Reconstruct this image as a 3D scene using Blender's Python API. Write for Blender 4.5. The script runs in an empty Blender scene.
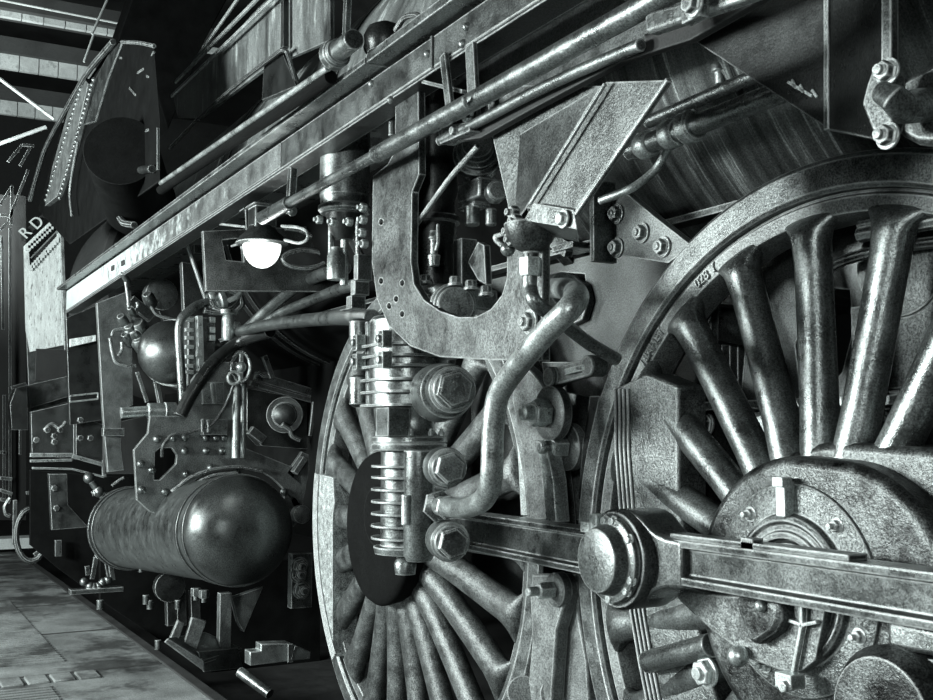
import bpy, bmesh, math, random
from mathutils import Vector as V, Matrix
random.seed(7)
sc = bpy.context.scene
C = sc.collection
PI = math.pi

# ------------------------------------------------------------------ camera
FOC, YAW, PIT = 1087.2, 1.06202, 0.0788686
CAM = V((1.749, -1.914, 0.3618))
fw = V((-math.sin(YAW)*math.cos(PIT), math.cos(YAW)*math.cos(PIT), math.sin(PIT)))
rt = V((math.cos(YAW), math.sin(YAW), 0))
up = rt.cross(fw)
cd = bpy.data.cameras.new('camera'); cam = bpy.data.objects.new('camera', cd); C.objects.link(cam)
cd.sensor_width = 36; cd.lens = FOC/933*36; cd.clip_start = .05; cd.clip_end = 200
m = Matrix((rt, up, -fw)).transposed().to_4x4(); m.translation = CAM; cam.matrix_world = m
sc.camera = cam

# ------------------------------------------------------------------ light and exposure
w = bpy.data.worlds.new('world'); sc.world = w; w.use_nodes = True
w.node_tree.nodes['Background'].inputs[0].default_value = (.75, .92, .9, 1)
w.node_tree.nodes['Background'].inputs[1].default_value = .03
def area(name, loc, target, sx, sy, power, col=(.93, 1, .985)):
    d = bpy.data.lights.new(name, 'AREA'); d.shape = 'RECTANGLE'; d.size = sx; d.size_y = sy; d.energy = power; d.color = col
    o = bpy.data.objects.new(name, d); C.objects.link(o); o.location = loc
    o.rotation_euler = (V(target)-V(loc)).to_track_quat('-Z', 'Y').to_euler()
    return o
area('hall_window_light', (-2.3, -5.6, 1.2), (-1.0, 0, .45), 1.1, 1.0, 340)
area('hall_window_light_mid', (-4.1, -5.4, 1.1), (-3.6, 0, .3), .9, .9, 430)
area('panel_fill', (-6.2, -3.6, 1.7), (-8.6, -.4, .9), .8, .8, 120)  # added fill aimed at the far-left white panel
area('camera_side_fill', (2.35, -2.75, .95), (-.8, 0, .4), .35, .35, 34)  # added fill from the camera side, reaching in between the spokes
area('roof_light', (-12.5, -2, 3), (-15.5, 0, 6), 2, 2, 420)
vs = sc.view_settings
vs.view_transform = 'Standard'; vs.look = 'None'; vs.gamma = 1; vs.use_curve_mapping = False; vs.exposure = 0.0
sc.cycles.use_denoising = True; sc.cycles.sample_clamp_indirect = 1.2; sc.cycles.sample_clamp_direct = 6; sc.cycles.blur_glossy = 1.0

# ------------------------------------------------------------------ pixel -> place helpers (for laying the things out on known planes)
def ray(px, py): return fw*FOC + rt*(px-466.5) + up*(350-py)
def PY(px, py, y): d = ray(px, py); return CAM + d*((y-CAM.y)/d.y)
def PX(px, py, x): d = ray(px, py); return CAM + d*((x-CAM.x)/d.x)
def PZ(px, py, z): d = ray(px, py); return CAM + d*((z-CAM.z)/d.z)
def SC(p): return (V(p)-CAM).dot(fw)/FOC          # metres per pixel at a point

# ------------------------------------------------------------------ materials
def metal(name, col, rough=.42, metallic=.75, var=.5, speck=.5, bump=.25, edge_light=.5, scale=7.0, edge_light_col=.85, patch=None, streak=None):
    m = bpy.data.materials.new(name); m.use_nodes = True
    nt = m.node_tree; N = nt.nodes; L = nt.links
    b = N['Principled BSDF']; b.inputs['Metallic'].default_value = metallic
    tc = N.new('ShaderNodeTexCoord')
    def noise(s, det, r=.6, vec=None):
        n = N.new('ShaderNodeTexNoise'); n.inputs['Scale'].default_value = s; n.inputs['Detail'].default_value = det; n.inputs['Roughness'].default_value = r
        L.new(vec or tc.outputs['Object'], n.inputs['Vector']); return n.outputs['Fac']
    def mapr(x, a, bb, c, d):
        n = N.new('ShaderNodeMapRange'); n.inputs[1].default_value = a; n.inputs[2].default_value = bb; n.inputs[3].default_value = c; n.inputs[4].default_value = d
        L.new(x, n.inputs[0]); return n.outputs[0]
    def mul(a, bb):
        n = N.new('ShaderNodeMath'); n.operation = 'MULTIPLY'; L.new(a, n.inputs[0])
        if isinstance(bb, float): n.inputs[1].default_value = bb
        else: L.new(bb, n.inputs[1])
        return n.outputs[0]
    vec = None
    if streak:
        mp = N.new('ShaderNodeMapping'); mp.inputs['Scale'].default_value = streak; L.new(tc.outputs['Object'], mp.inputs['Vector']); vec = mp.outputs['Vector']
    big = noise(scale, 7, .68, vec); fine = noise(210, 2, .8)
    f = mul(mapr(big, .3, .72, 1-var, 1+var), mapr(fine, .35, .65, 1-speck, 1+speck*1.2))
    if patch:
        f = mul(f, mapr(noise(patch[0], 5, .7, vec), patch[1], patch[1]+.08, 1, patch[2]))
    mx = N.new('ShaderNodeMix'); mx.data_type = 'RGBA'; mx.blend_type = 'MULTIPLY'; mx.inputs['Factor'].default_value = 1
    mx.inputs['A'].default_value = (*[c for c in col], 1); L.new(f, mx.inputs['B'])
    out = mx.outputs['Result']
    if edge_light > 0:  # bright edge highlights painted into the base colour
        bv = N.new('ShaderNodeBevel'); bv.samples = 4; bv.inputs['Radius'].default_value = .007
        ge = N.new('ShaderNodeNewGeometry')
        dt = N.new('ShaderNodeVectorMath'); dt.operation = 'DOT_PRODUCT'
        L.new(bv.outputs['Normal'], dt.inputs[0]); L.new(ge.outputs['Normal'], dt.inputs[1])
        e = mapr(dt.outputs['Value'],   .995, .93, 0, edge_light)
        e = mul(e, mapr(noise(30, 4, .7), .35, .55, .5, 1.0))
        m2 = N.new('ShaderNodeMix'); m2.data_type = 'RGBA'; L.new(e, m2.inputs['Factor']); L.new(out, m2.inputs['A'])
        m2.inputs['B'].default_value = (edge_light_col*.95, edge_light_col, edge_light_col*.99, 1); out = m2.outputs['Result']
        mt = N.new('ShaderNodeMath'); mt.operation = 'MULTIPLY_ADD'; L.new(e, mt.inputs[0]); mt.inputs[1].default_value = -metallic; mt.inputs[2].default_value = metallic
        L.new(mt.outputs[0], b.inputs['Metallic'])
    L.new(out, b.inputs['Base Color'])
    L.new(mapr(big, .3, .7, max(.05, rough-.12), min(1, rough+.14)), b.inputs['Roughness'])
    if bump:
        bp = N.new('ShaderNodeBump'); bp.inputs['Strength'].default_value = bump; bp.inputs['Distance'].default_value = .004
        ad = N.new('ShaderNodeMath'); ad.operation = 'ADD'; L.new(noise(45, 4, .7), ad.inputs[0]); L.new(mul(fine, .5), ad.inputs[1])
        L.new(ad.outputs[0], bp.inputs['Height']); L.new(bp.outputs['Normal'], b.inputs['Normal'])
        if edge_light > 0: L.new(bv.outputs['Normal'], bp.inputs['Normal'])
    return m
T = lambda v: (v*.93, v, v*.985)
BLACK = metal('black_gloss_paint', T(.035), .32, .6, .5, .5, .2, .5, 5)
PLATE = metal('dark_plate_steel', T(.065), .42, .8, .6, .65, .3, .9, 6)
PLATE2 = metal('weathered_plate_steel', T(.085), .42, .8, .65, .65, .35, .95, 9)
STEEL = metal('worn_steel', T(.2), .31, .85, .5, .5, .3, .9, 9)
BRIGHT = metal('bright_worked_steel', T(.58), .32, .85, .35, .4, .15, .9, 12, .9)
TYRE = metal('tyre_steel', T(.14), .42, .8, .7, .65, .4, .8, 14)
CAST = metal('rough_cast_steel', T(.15), .42, .8, .6, .65, .85, .8, 18)
ROD = metal('rod_steel', T(.10), .30, .85, .45, .5, .15, .9, 10, .9)
PUMP = metal('pump_iron', T(.22), .31, .85, .45, .45, .2, .95, 12, .9)
DIRTY = metal('oily_mottled_steel', T(.085), .38, .75, .9, .65, .5, .9, 14, .8, (6, .5, .28))
TANKM = metal('tank_black_paint', T(.10), .34, .85, .25, .5, .08, .5, 6)
PIPE = metal('pipe_steel', T(.17), .34, .85, .4, .45, .15, .7, 14)
BOILER = metal('boiler_cladding', T(.2), .42, .4, .9, .5, .15, .6, 1.8, .6, (3.0, .56, 2.6), (3.5, 2, .7))
BARREL = metal('streaked_barrel_sheet', T(.10), .38, .75, .8, .4, .1, .4, 3.0, .6, (6, .57, 2.6), (9, .35, .35))
PEEL = metal('peeling_white_paint', T(.72), .6, .1, .35, .5, .3, .3, 4, .8, (9, .57, .18), (6, 6, 1.2))
WHITE = metal('faded_white_paint', T(.7), .6, .0, .2, .3, .1, 0)
VOID = metal('black_paint_and_shade', T(.006), .85, 0, .5, .5, .1, .03, 6)  # black paint, also puts shade into the colour of unlit parts
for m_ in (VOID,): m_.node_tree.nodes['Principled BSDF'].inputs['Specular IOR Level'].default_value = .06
DUSTY = metal('dusty_steel', T(.16), .5, .35, .6, .6, .4, .9, 14, .85)
MID = metal('mid_plate_steel', T(.15), .45, .5, .6, .65, .3, .95, 9)
MOTTLE = metal('mottled_oily_plate', T(.2), .42, .55, .9, .6, .5, .9, 14, .85, (7, .5, .3))
SPOKE2 = metal('rough_spoke_steel', T(.11), .42, .55, .7, .7, .6, .9, 16, .85)
LIGHTPIPE = metal('light_pipe_steel', T(.4), .36, .75, .4, .45, .15, .6, 14)
SLAB = metal('rough_cast_slab', T(.38), .5, .6, .6, .7, 1.0, .6, 40)
SHADOWY = metal('black_and_shade_steel', T(.02), .8, .0, .5, .5, .2, .12, 6)  # near-black for dark parts, also paints shade on recessed sheets
STONE = metal('stone_paving', T(.21), .7, .0, .7, .5, .7, .1, 1.6, .4, (1.1, .5, .25))
PLANK = metal('pale_roof_planks', T(.42), .8, 0, .4, .35, .2, 0, 2.0, .4, (4, .58, .5))
ROOFD = metal('dark_roof_board', T(.035), .8, 0, .4, .5, .2, 0, 2)
# white band that peels away towards the middle of the engine
BAND = metal('peeling_band', T(.12), .5, .5, .6, .6, .35, .6, 9)
nt = BAND.node_tree; bs_ = nt.nodes['Principled BSDF']; src = bs_.inputs['Base Color'].links[0].from_socket
tc_ = nt.nodes.new('ShaderNodeTexCoord'); sx = nt.nodes.new('ShaderNodeSeparateXYZ'); nt.links.new(tc_.outputs['Object'], sx.inputs[0])
mr_ = nt.nodes.new('ShaderNodeMapRange'); nt.links.new(sx.outputs['X'], mr_.inputs[0]); mr_.inputs[1].default_value = -6.4; mr_.inputs[2].default_value = -2.2; mr_.inputs[3].default_value = .34; mr_.inputs[4].default_value = -.2
nz = nt.nodes.new('ShaderNodeTexNoise'); nz.inputs['Scale'].default_value = 14; nz.inputs['Detail'].default_value = 8; nz.inputs['Roughness'].default_value = .72; nt.links.new(tc_.outputs['Object'], nz.inputs['Vector'])
ad_ = nt.nodes.new('ShaderNodeMath'); ad_.operation = 'ADD'; nt.links.new(mr_.outputs[0], ad_.inputs[0]); nt.links.new(nz.outputs['Fac'], ad_.inputs[1])
rm = nt.nodes.new('ShaderNodeMapRange'); nt.links.new(ad_.outputs[0], rm.inputs[0]); rm.inputs[1].default_value = .48; rm.inputs[2].default_value = .66
mx_ = nt.nodes.new('ShaderNodeMix'); mx_.data_type = 'RGBA'; nt.links.new(rm.outputs[0], mx_.inputs['Factor']); nt.links.new(src, mx_.inputs['A']); mx_.inputs['B'].default_value = (.66, .72, .71, 1)
nt.links.new(mx_.outputs['Result'], bs_.inputs['Base Color'])
gm = bpy.data.materials.new('lit_lamp_glass'); gm.use_nodes = True
g = gm.node_tree.nodes['Principled BSDF']; g.inputs['Base Color'].default_value = (.9, .95, .93, 1); g.inputs['Roughness'].default_value = .25
g.inputs['Emission Color'].default_value = (.93, 1, .97, 1); g.inputs['Emission Strength'].default_value = 1.6

# ------------------------------------------------------------------ mesh helpers
def basis(d):
    d = V(d).normalized(); a = V((0, 0, 1)) if abs(d.z) < .9 else V((1, 0, 0))
    u = d.cross(a).normalized(); return u, d.cross(u).normalized(), d
def wpos(o):
    p = V((0, 0, 0))
    while o: p = p + o.location; o = o.parent
    return p
class MB:
    def __init__(s): s.bm = bmesh.new()
    def ring(s, pts): return [s.bm.verts.new(p) for p in pts]
    def bridge(s, a, b, closed=True):
        n = len(a)
        for i in range(n if closed else n-1):
            j = (i+1) % n
            try: s.bm.faces.new((a[i], a[j], b[j], b[i]))
            except ValueError: pass
    def cap(s, a):
        try: s.bm.faces.new(a)
        except ValueError: pass
    def loft(s, rings, caps=True):
        R = [s.ring(r) for r in rings]
        for a, b in zip(R, R[1:]): s.bridge(a, b)
        if caps: s.cap(R[0][::-1]); s.cap(R[-1])
        return s
    def box(s, c, size, rot=None):
        c = V(c); h = V(size)/2
        M = rot if rot is not None else Matrix.Identity(3)
        def q(x, y, z): return c + M @ V((x*h.x, y*h.y, z*h.z))
        return s.loft([[q(-1, -1, -1), q(1, -1, -1), q(1, 1, -1), q(-1, 1, -1)], [q(-1, -1, 1), q(1, -1, 1), q(1, 1, 1), q(-1, 1, 1)]])
    def bar(s, a, b, wv, h, upv=(0, 0, 1)):      # rectangular bar from a to b
        a, b = V(a), V(b); d = (b-a).normalized(); u = d.cross(V(upv))
        u = u.normalized() if u.length > 1e-4 else V((0, 1, 0)); v = u.cross(d)
        f = lambda p: [p-u*wv/2-v*h/2, p+u*wv/2-v*h/2, p+u*wv/2+v*h/2, p-u*wv/2+v*h/2]
        return s.loft([f(a), f(b)])
    def tube(s, path, r, seg=14, smooth=True, caps=True):
        P = [V(p) for p in path]
        if smooth and len(P) > 2: P = smoothpath(P)
        n = len(P); rs = r if isinstance(r, (list, tuple)) else [r]*n
        if len(rs) != n: rs = [rs[0]+(rs[-1]-rs[0])*i/(n-1) for i in range(n)]
        t0 = (P[1]-P[0]).normalized(); u, _, _ = basis(t0); rings = []
        for i in range(n):
            t = (P[min(i+1, n-1)]-P[max(i-1, 0)]).normalized()
            u = (u - t*u.dot(t)).normalized(); v = t.cross(u)
            rings.append([P[i]+(u*math.cos(2*PI*k/seg)+v*math.sin(2*PI*k/seg))*rs[i] for k in range(seg)])
        return s.loft(rings, caps)
    def lathe(s, prof, o, d, seg=32, closed=False, a0=0, a1=2*PI):
        u, v, d = basis(d); o = V(o)
        rings = []
        full = abs(a1-a0-2*PI) < 1e-6
        ns = seg if full else seg+1
        for (t, r) in prof:
            if r < 1e-6 and full: rings.append([s.bm.verts.new(o+d*t)])
            else: rings.append([s.bm.verts.new(o+d*t+(u*math.cos(a0+(a1-a0)*k/seg)+v*math.sin(a0+(a1-a0)*k/seg))*r) for k in range(ns)])
        prs = list(zip(rings, rings[1:])) + ([(rings[-1], rings[0])] if closed else [])
        for a, b in prs:
            if len(a) == 1 and len(b) == 1: continue
            if len(a) == 1:
                for k in range(len(b)): s.cap((a[0], b[k], b[(k+1) % len(b)]))
            elif len(b) == 1:
                for k in range(len(a)): s.cap((a[k], a[(k+1) % len(a)], b[0]))
            else: s.bridge(a, b, full)
        if not closed and full:
            if len(rings[0]) > 1: s.cap(rings[0][::-1])
            if len(rings[-1]) > 1: s.cap(rings[-1])
        if not full and closed:
            s.cap([r[0] for r in rings]); s.cap([r[-1] for r in rings][::-1])
        return s
    def cyl(s, a, b, r, seg=24): a, b = V(a), V(b); return s.lathe([(0, r), ((b-a).length, r)], a, b-a, seg)
    def ball(s, c, r, seg=16, d=(0, 0, 1), half=False):
        n = 8; st = 0 if half else -PI/2
        return s.lathe([(r*math.sin(st+(PI/2-st)*k/n), max(0, r*math.cos(st+(PI/2-st)*k/n)) if 0 < k < n or (half and k == 0) else 0) for k in range(n+1)], c, d, seg)
    def plate(s, outer, holes, ax, thick):        # flat plate, outline points already on one plane; thickness along ax
        ax = V(ax); E = []; bm2 = bmesh.new()
        for loop in [outer]+list(holes):
            vs_ = [bm2.verts.new(p) for p in loop]
            for i in range(len(vs_)): E.append(bm2.edges.new((vs_[i], vs_[(i+1) % len(vs_)])))
        bmesh.ops.triangle_fill(bm2, edges=E, use_beauty=True)
        bmesh.ops.dissolve_limit(bm2, angle_limit=.01, verts=bm2.verts[:], edges=[e for e in bm2.edges if not e.is_boundary])
        g = bmesh.ops.extrude_face_region(bm2, geom=bm2.faces[:])
        bmesh.ops.translate(bm2, verts=[x for x in g['geom'] if isinstance(x, bmesh.types.BMVert)], vec=ax*thick)
        me = bpy.data.meshes.new('t'); bm2.to_mesh(me); s.bm.from_mesh(me); bpy.data.meshes.remove(me); bm2.free()
        return s
    def hexnut(s, c, d, r, h, washer=0, stud=0):
        u, v, d = basis(d); c = V(c)
        if washer: s.lathe([(0, washer), (h*.25, washer), (h*.25, r*.8)], c, d, 18)
        f = lambda t, q: [c+d*t+(u*math.cos(PI/3*k+.3)+v*math.sin(PI/3*k+.3))*q for k in range(6)]
        s.loft([f(0, r), f(h*.85, r), f(h, r*.86)])
        if stud: s.cyl(c+d*h*.8, c+d*(h+stud), r*.5, 10)
        return s
    def build(s, name, mat, parent=None, bevel=.003, base=None, ang=38, seg=2, single=False):
        if name in EACH and not single:
            for piece in clusters(s.bm): s2 = MB(); s2.bm.free(); s2.bm = piece; last = s2.build(EACH[name], mat, parent, bevel, base, ang, seg, single=True)
            return last
        bm = s.bm
        bmesh.ops.recalc_face_normals(bm, faces=bm.faces[:])
        if parent is not None: off = wpos(parent)
        else:
            xs = [v.co for v in bm.verts]
            off = V(base) if base is not None else V((sum(p.x for p in xs)/len(xs), sum(p.y for p in xs)/len(xs), min(p.z for p in xs)))
        bmesh.ops.translate(bm, verts=bm.verts[:], vec=-off)
        for f in bm.faces: f.smooth = True
        me = bpy.data.meshes.new(name); bm.to_mesh(me); bm.free()
        me.set_sharp_from_angle(angle=math.radians(ang))
        me.materials.append(mat)
        o = bpy.data.objects.new(name, me); C.objects.link(o)
        if parent is not None: o.parent = parent
        else: o.location = off
        if bevel > .0045:
            b = o.modifiers.new('edge', 'BEVEL'); b.width = bevel; b.segments = seg; b.limit_method = 'ANGLE'; b.angle_limit = math.radians(ang); b.use_clamp_overlap = True
        return o
EACH = {'board_rivets': 'rivet', 'casing_strip': 'cover_strip', 'band_notch': 'notch', 'chute_fittings': 'fitting', 'frame_bolts': 'bolt', 'spring_hanger_bars': 'hanger_bar',
  'frame_piping': 'conduit', 'gusset_bolts': 'bolt', 'flange_nuts': 'nut', 'pipe_collar': 'pipe_collar', 'ring_studs': 'stud', 'keeper_bolts': 'bolt', 'cap_bolts': 'bolt', 'cap_clip': 'clip',
  'clamp_lugs': 'lug', 'head_nuts': 'nut', 'cylinder_nuts': 'nut', 'valve_spindle': 'valve_spindle', 'brake_shaft': 'brake_shaft', 'drain_cock': 'drain_cock', 'rivets': 'rivet', 'upright_pipe': 'upright_pipe',
  'name_plates': 'plate', 'lower_bolts': 'bolt', 'stay': 'stay', 'block_ribs': 'rib', 'unions': 'union', 'small_pipes': 'small_pipe', 'valve_levers': 'valve_lever', 'wire_loops': 'wire_loop', 'valve_bodies': 'valve_body',
  'spring_rods': 'spring_rod', 'plate_glints': 'plate_glint', 'casing_bolts': 'bolt', 'drain_pipes': 'drain_pipe', 'pull_rods': 'pull_rod', 'pull_pins': 'pin', 'drop_pipes': 'drop_pipe', 'hand_rails': 'handrail',
  'brake_hose': 'brake_hose', 'step_stay': 'step_stay', 'dark_slot': 'dark_slot', 'chalk_mark': 'chalk_mark', 'casing_rim': 'casing_rim', 'cross_pipe': 'cross_pipe', 'slide_bar': 'slide_bar', 'hand_bar': 'hand_bar',
  'governor': 'governor', 'oil_pipe': 'oil_pipe', 'saddle_angle': 'saddle_angle', 'casing_plate': 'casing_plate', 'frame_cover': 'frame_cover', 'lubricator': 'lubricator', 'hole_edge': 'hole_edge', 'lit_column': 'lit_column', 'frame_ledge': 'frame_ledge', 'lamp_clip': 'lamp_clip', 'union_nut': 'union_nut', 'pipe_union': 'pipe_union', 'cab_steps_bar': 'step_bar', 'stand': 'stand', 'pipe_rail': 'pipe_rail', 'slot_bar': 'slot_bar', 'wheel_spoke': 'wheel_spoke', 'small_box': 'small_box', 'block_rib': 'block_rib'}
def clusters(bm):
    bm.verts.index_update(); bm.verts.ensure_lookup_table(); seen = set(); isl = []
    for v in bm.verts:
        if v.index in seen: continue
        st = [v]; seen.add(v.index); L_ = []
        while st:
            a = st.pop(); L_.append(a.index)
            for e in a.link_edges:
                b_ = e.other_vert(a)
                if b_.index not in seen: seen.add(b_.index); st.append(b_)
        isl.append(L_)
    bb = []
    for L_ in isl:
        c_ = [bm.verts[i].co for i in L_]; bb.append([[min(p[k] for p in c_)-.002 for k in range(3)], [max(p[k] for p in c_)+.002 for k in range(3)]])
    par = list(range(len(isl)))
    def fd(i):
        while par[i] != i: i = par[i]
        return i
    for i in range(len(isl)):
        for j in range(i):
            if all(bb[i][0][k] <= bb[j][1][k] and bb[j][0][k] <= bb[i][1][k] for k in range(3)): par[fd(i)] = fd(j)
    gr = {}
    for i, L_ in enumerate(isl): gr.setdefault(fd(i), []).extend(L_)
    out_ = []
    for L_ in gr.values():
        n_ = bmesh.new(); mp = {i: n_.verts.new(bm.verts[i].co) for i in L_}; S_ = set(L_)
        for f_ in bm.faces:
            if f_.verts[0].index in S_:
                try: n_.faces.new([mp[x.index] for x in f_.verts])
                except ValueError: pass
        out_.append(n_)
    bm.free(); return out_
def smoothpath(P, n=7):
    out = []
    for i in range(len(P)-1):
        p0 = P[max(i-1, 0)]; p1 = P[i]; p2 = P[i+1]; p3 = P[min(i+2, len(P)-1)]
        l = (p2-p1).length
        m1 = (p2-p0).normalized()*l*(.75 if i > 0 else .9); m2 = (p3-p1).normalized()*l*.75
        for k in range(n):
            t = k/n
            out.append(p1*(2*t**3-3*t*t+1)+m1*(t**3-2*t*t+t)+p2*(-2*t**3+3*t*t)+m2*(t**3-t*t))
    out.append(P[-1]); return out
def tag(o, label=None, cat=None, group=None, kind=None):
    if label: o['label'] = label
    if cat: o['category'] = cat
    if group: o['group'] = group
    if kind: o['kind'] = kind
    return o
def thing(name, label, cat, loc, group=None):
    o = bpy.data.objects.new(name, None); C.objects.link(o); o.location = loc; o.empty_display_size = .1
    return tag(o, label, cat, group)
def polyY(pts, y): return [PY(a, b, y) for a, b in pts]
def polyX(pts, x): return [PX(a, b, x) for a, b in pts]
def circ(cx, cy, rx, ry, n=24): return [(cx+rx*math.cos(2*PI*k/n), cy+ry*math.sin(2*PI*k/n)) for k in range(n)]
def text(body, name, mat, parent, M, size, ext):
    c = bpy.data.curves.new(name, 'FONT'); c.body = body; c.size = size; c.extrude = ext; c.align_x = 'CENTER'; c.align_y = 'CENTER'
    c.materials.append(mat); o = bpy.data.objects.new(name, c); C.objects.link(o)
    me = bpy.data.meshes.new_from_object(o); bpy.data.objects.remove(o); bpy.data.curves.remove(c)
    o = bpy.data.objects.new(name, me); C.objects.link(o)
    if parent is not None: o.parent = parent; M = Matrix.Translation(-wpos(parent)) @ M
    o.matrix_local = M
    return o
def frameM(x, y, o):
    x = V(x).normalized(); z = x.cross(V(y)).normalized(); y = z.cross(x)
    m = Matrix((x, y, z)).transposed().to_4x4(); m.translation = V(o); return m
YM = V((0, -1, 0)); XP = V((1, 0, 0)); ZP = V((0, 0, 1))
#@@PARTS
# ================================================================== SETTING
f = MB(); f.box((-8, -6.19, -1.06), (44, 12, .12)); tag(f.build('floor', STONE, bevel=0), kind='structure')
f = MB(); f.box((-8, 6.2, -1.5), (44, 12.3, .12)); tag(f.build('trim_40', SHADOWY, bevel=0), kind='structure')
# ribbed and cobbled paving bands set in the floor
f = MB()
for k in range(40): f.box((-5.32-.07*k, -1.48, -.998), (.04, 1.42, .014))
tag(f.build('trim_41', STONE, bevel=0), kind='structure')
f = MB()
for j in range(12): f.box((-4.83, -.72-.135*j, -.997), (.2, .115, .016))
tag(f.build('trim_42', STONE, bevel=.006), kind='structure')
f = MB()
for k in range(12): f.box((-4.62+.062*k, -1.5, -.998), (.034, 1.1, .014))
tag(f.build('trim_43', STONE, bevel=0), kind='structure')
f = MB(); f.box((-5.2, -.235, -1.005), (16, .07, .03)); tag(f.build('trim_44', SHADOWY, bevel=.006), kind='structure')
f = MB()
for k in range(7): f.box((-4.95-1.35*k, -3.2, -.998), (.02, 5.9, .006))
tag(f.build('trim_45', SHADOWY, bevel=0), kind='structure')
f = MB(); f.box((-26, 2, 3), (.3, 26, 14)); tag(f.build('wall_far', ROOFD, bevel=0), kind='structure')
f = MB(); f.box((-6, 7, 3), (44, .3, 14)); tag(f.build('wall_back', ROOFD, bevel=0), kind='structure')
f = MB(); f.box((-8, 0, 8.6), (44, 26, .2)); tag(f.build('ceiling', ROOFD, bevel=0), kind='structure')
# roof light wells: pale planked upstands running across the hall
def plankband(n, a, b, hh, x0=None):
    pa, pb = PX(*a, x0), PX(*b, x0); s_ = SC(pa)
    mb_ = MB(); d = (pb-pa); d.z = 0; L_ = d.length; d.normalize(); nn = 16
    y0, y1 = pa.y-2.0, pb.y+1.6; zz = (pa.z+pb.z)/2
    k = y0
    while k < y1:
        mb_.box((x0, k+.14, zz-hh*s_/2), (.08, .27, hh*s_)); k += .285
    tag(mb_.build('trim_%d' % n, PLANK, bevel=.004), kind='structure')
    mb_ = MB(); mb_.box((x0-.1, (y0+y1)/2, zz+.12), (.5, y1-y0, .24)); tag(mb_.build('trim_%d' % (n+10), ROOFD, bevel=.0), kind='structure')
plankband(1, (0, 10), (100, 29), 6, -14)
plankband(2, (0, 53), (80, 67), 15, -16)
plankband(3, (0, 100), (55, 108), 14, -18)
for i, (a, b, r, x0) in enumerate([((-4, -1), (122, 24), 1.3, -13), ((-4, 76), (54, 119), 1.8, -13.5), ((-4, 145), (46, 127), 2.0, -13.5), ((109, -4), (92, 34), 1.2, -12.5), ((94, 34), (84, 62), 1.2, -12.5)]):
    pa, pb = PX(*a, x0), PX(*b, x0); q = MB().tube([pa, pb], r*SC(pa), 8); tag(q.build('trim_%d' % (i+20), PLANK, bevel=0), kind='structure')

# ================================================================== LOCOMOTIVE BODY
loco = thing('locomotive', 'black steam locomotive body with boiler, running board, frames and smoke deflector', 'steam locomotive', (0, .8, -.97))
# boiler
BY, BZ, BR = .8, 1.70, .95
b = MB(); b.lathe([(0, BR), (.02, BR), (6.4, BR), (6.42, BR-.01), (6.42, 0)], (-7.6, BY, BZ), XP, 96)
boil = b.build('boiler', VOID, loco, bevel=0)  # shell coloured black so the underside looks shaded below the board
b = MB(); b.lathe([(0, BR+.004), (5.6, BR+.004)], (-7.0, BY, BZ), XP, 72, False, PI, 2*PI+.22); b.build('boiler_cladding', BOILER, boil, bevel=0)
for x in (-6.2, -4.45, -4.3, -2.7, -1.35):
    q = MB(); q.lathe([(0, BR-.01), (0, BR+.012), (.06, BR+.012), (.06, BR-.01)], (x, BY, BZ), XP, 96); q.build('boiler_band', BLACK, boil, bevel=.003)
b = MB(); b.lathe([(0, BR-.005), (3.4, BR-.005)], (-1.2, BY, BZ), XP, 96); b.build('boiler_barrel', BARREL, loco, bevel=0)
b = MB(); b.lathe([(0, 0), (0, BR+.06), (1.6, BR+.06), (1.62, BR)], (-9.2, BY, BZ), XP, 64); b.build('smokebox', SHADOWY, loco, bevel=.01)
q = MB(); q.plate(polyX([(116, 44), (140, -25), (240, -25), (205, 40), (168, 130), (150, 70)], -8.3), [], (-1, 0, 0), .6); q.build('upper_casing', VOID, loco, bevel=.01)
# boiler side casing sheets and their edge strips, seen above the board
q = MB()
for (a, bb) in (((176, 82), (262, -6)), ((172, 96), (278, -6)), ((193, 64), (240, -4))):
    q.tube([PY(*a, -.22), PY(*bb, -.22)], .011, 8)
q.build('casing_strip', BRIGHT, loco, bevel=0)
q = MB(); q.plate(polyY([(173, 97), (240, 28), (272, -8), (330, -8), (330, 40), (262, 70), (200, 118), (178, 118)], -.17), [], (0, 1, 0), .02)
q.build('boiler_casing_sheet', BOILER, loco, bevel=.004)
q = MB(); q.tube([PY(170, 148, -.24), PY(215, 103, -.24), PY(282, 50, -.24), PY(287, 52, -.22), PY(297, 85, -.2)], .011, 8); q.build('side_pipe', BLACK, loco, bevel=0)
q = MB(); q.plate(polyY([(264, 66), (282, 52), (296, 86), (262, 100)], -.215), [], (0, 1, 0), .03); q.build('step_plate', BLACK, loco)
q = MB(); q.bar(PY(285, -6, -.2), PY(285, 48, -.2), .03, .03); q.build('casing_joint', BLACK, loco)
q = MB(); q.bar(PY(348, -8, -.3), PY(346, 42, -.3), .03, .022, (0, 1, 0)); q.build('standpipe', STEEL, loco)
# hand rail along the running board with its end collar
q = MB(); q.tube([PY(161, 183, -.72), PY(328, 68, -.72)], .011, 12); hr = q.build('hand_rail', BRIGHT, loco, bevel=0)
q = MB(); q.tube([PY(161, 190, -.70), PY(331, 77, -.70)], .022, 12); q.build('rail_pipe', VOID, hr, bevel=0)
c0 = PY(333, 56, -.71)
q = MB(); q.lathe([(0, .03), (0, .045), (.03, .045), (.035, .038), (.05, .038), (.05, .03), (.16, .03)], c0, XP, 24); q.build('rail_collar', STEEL, hr)
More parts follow.
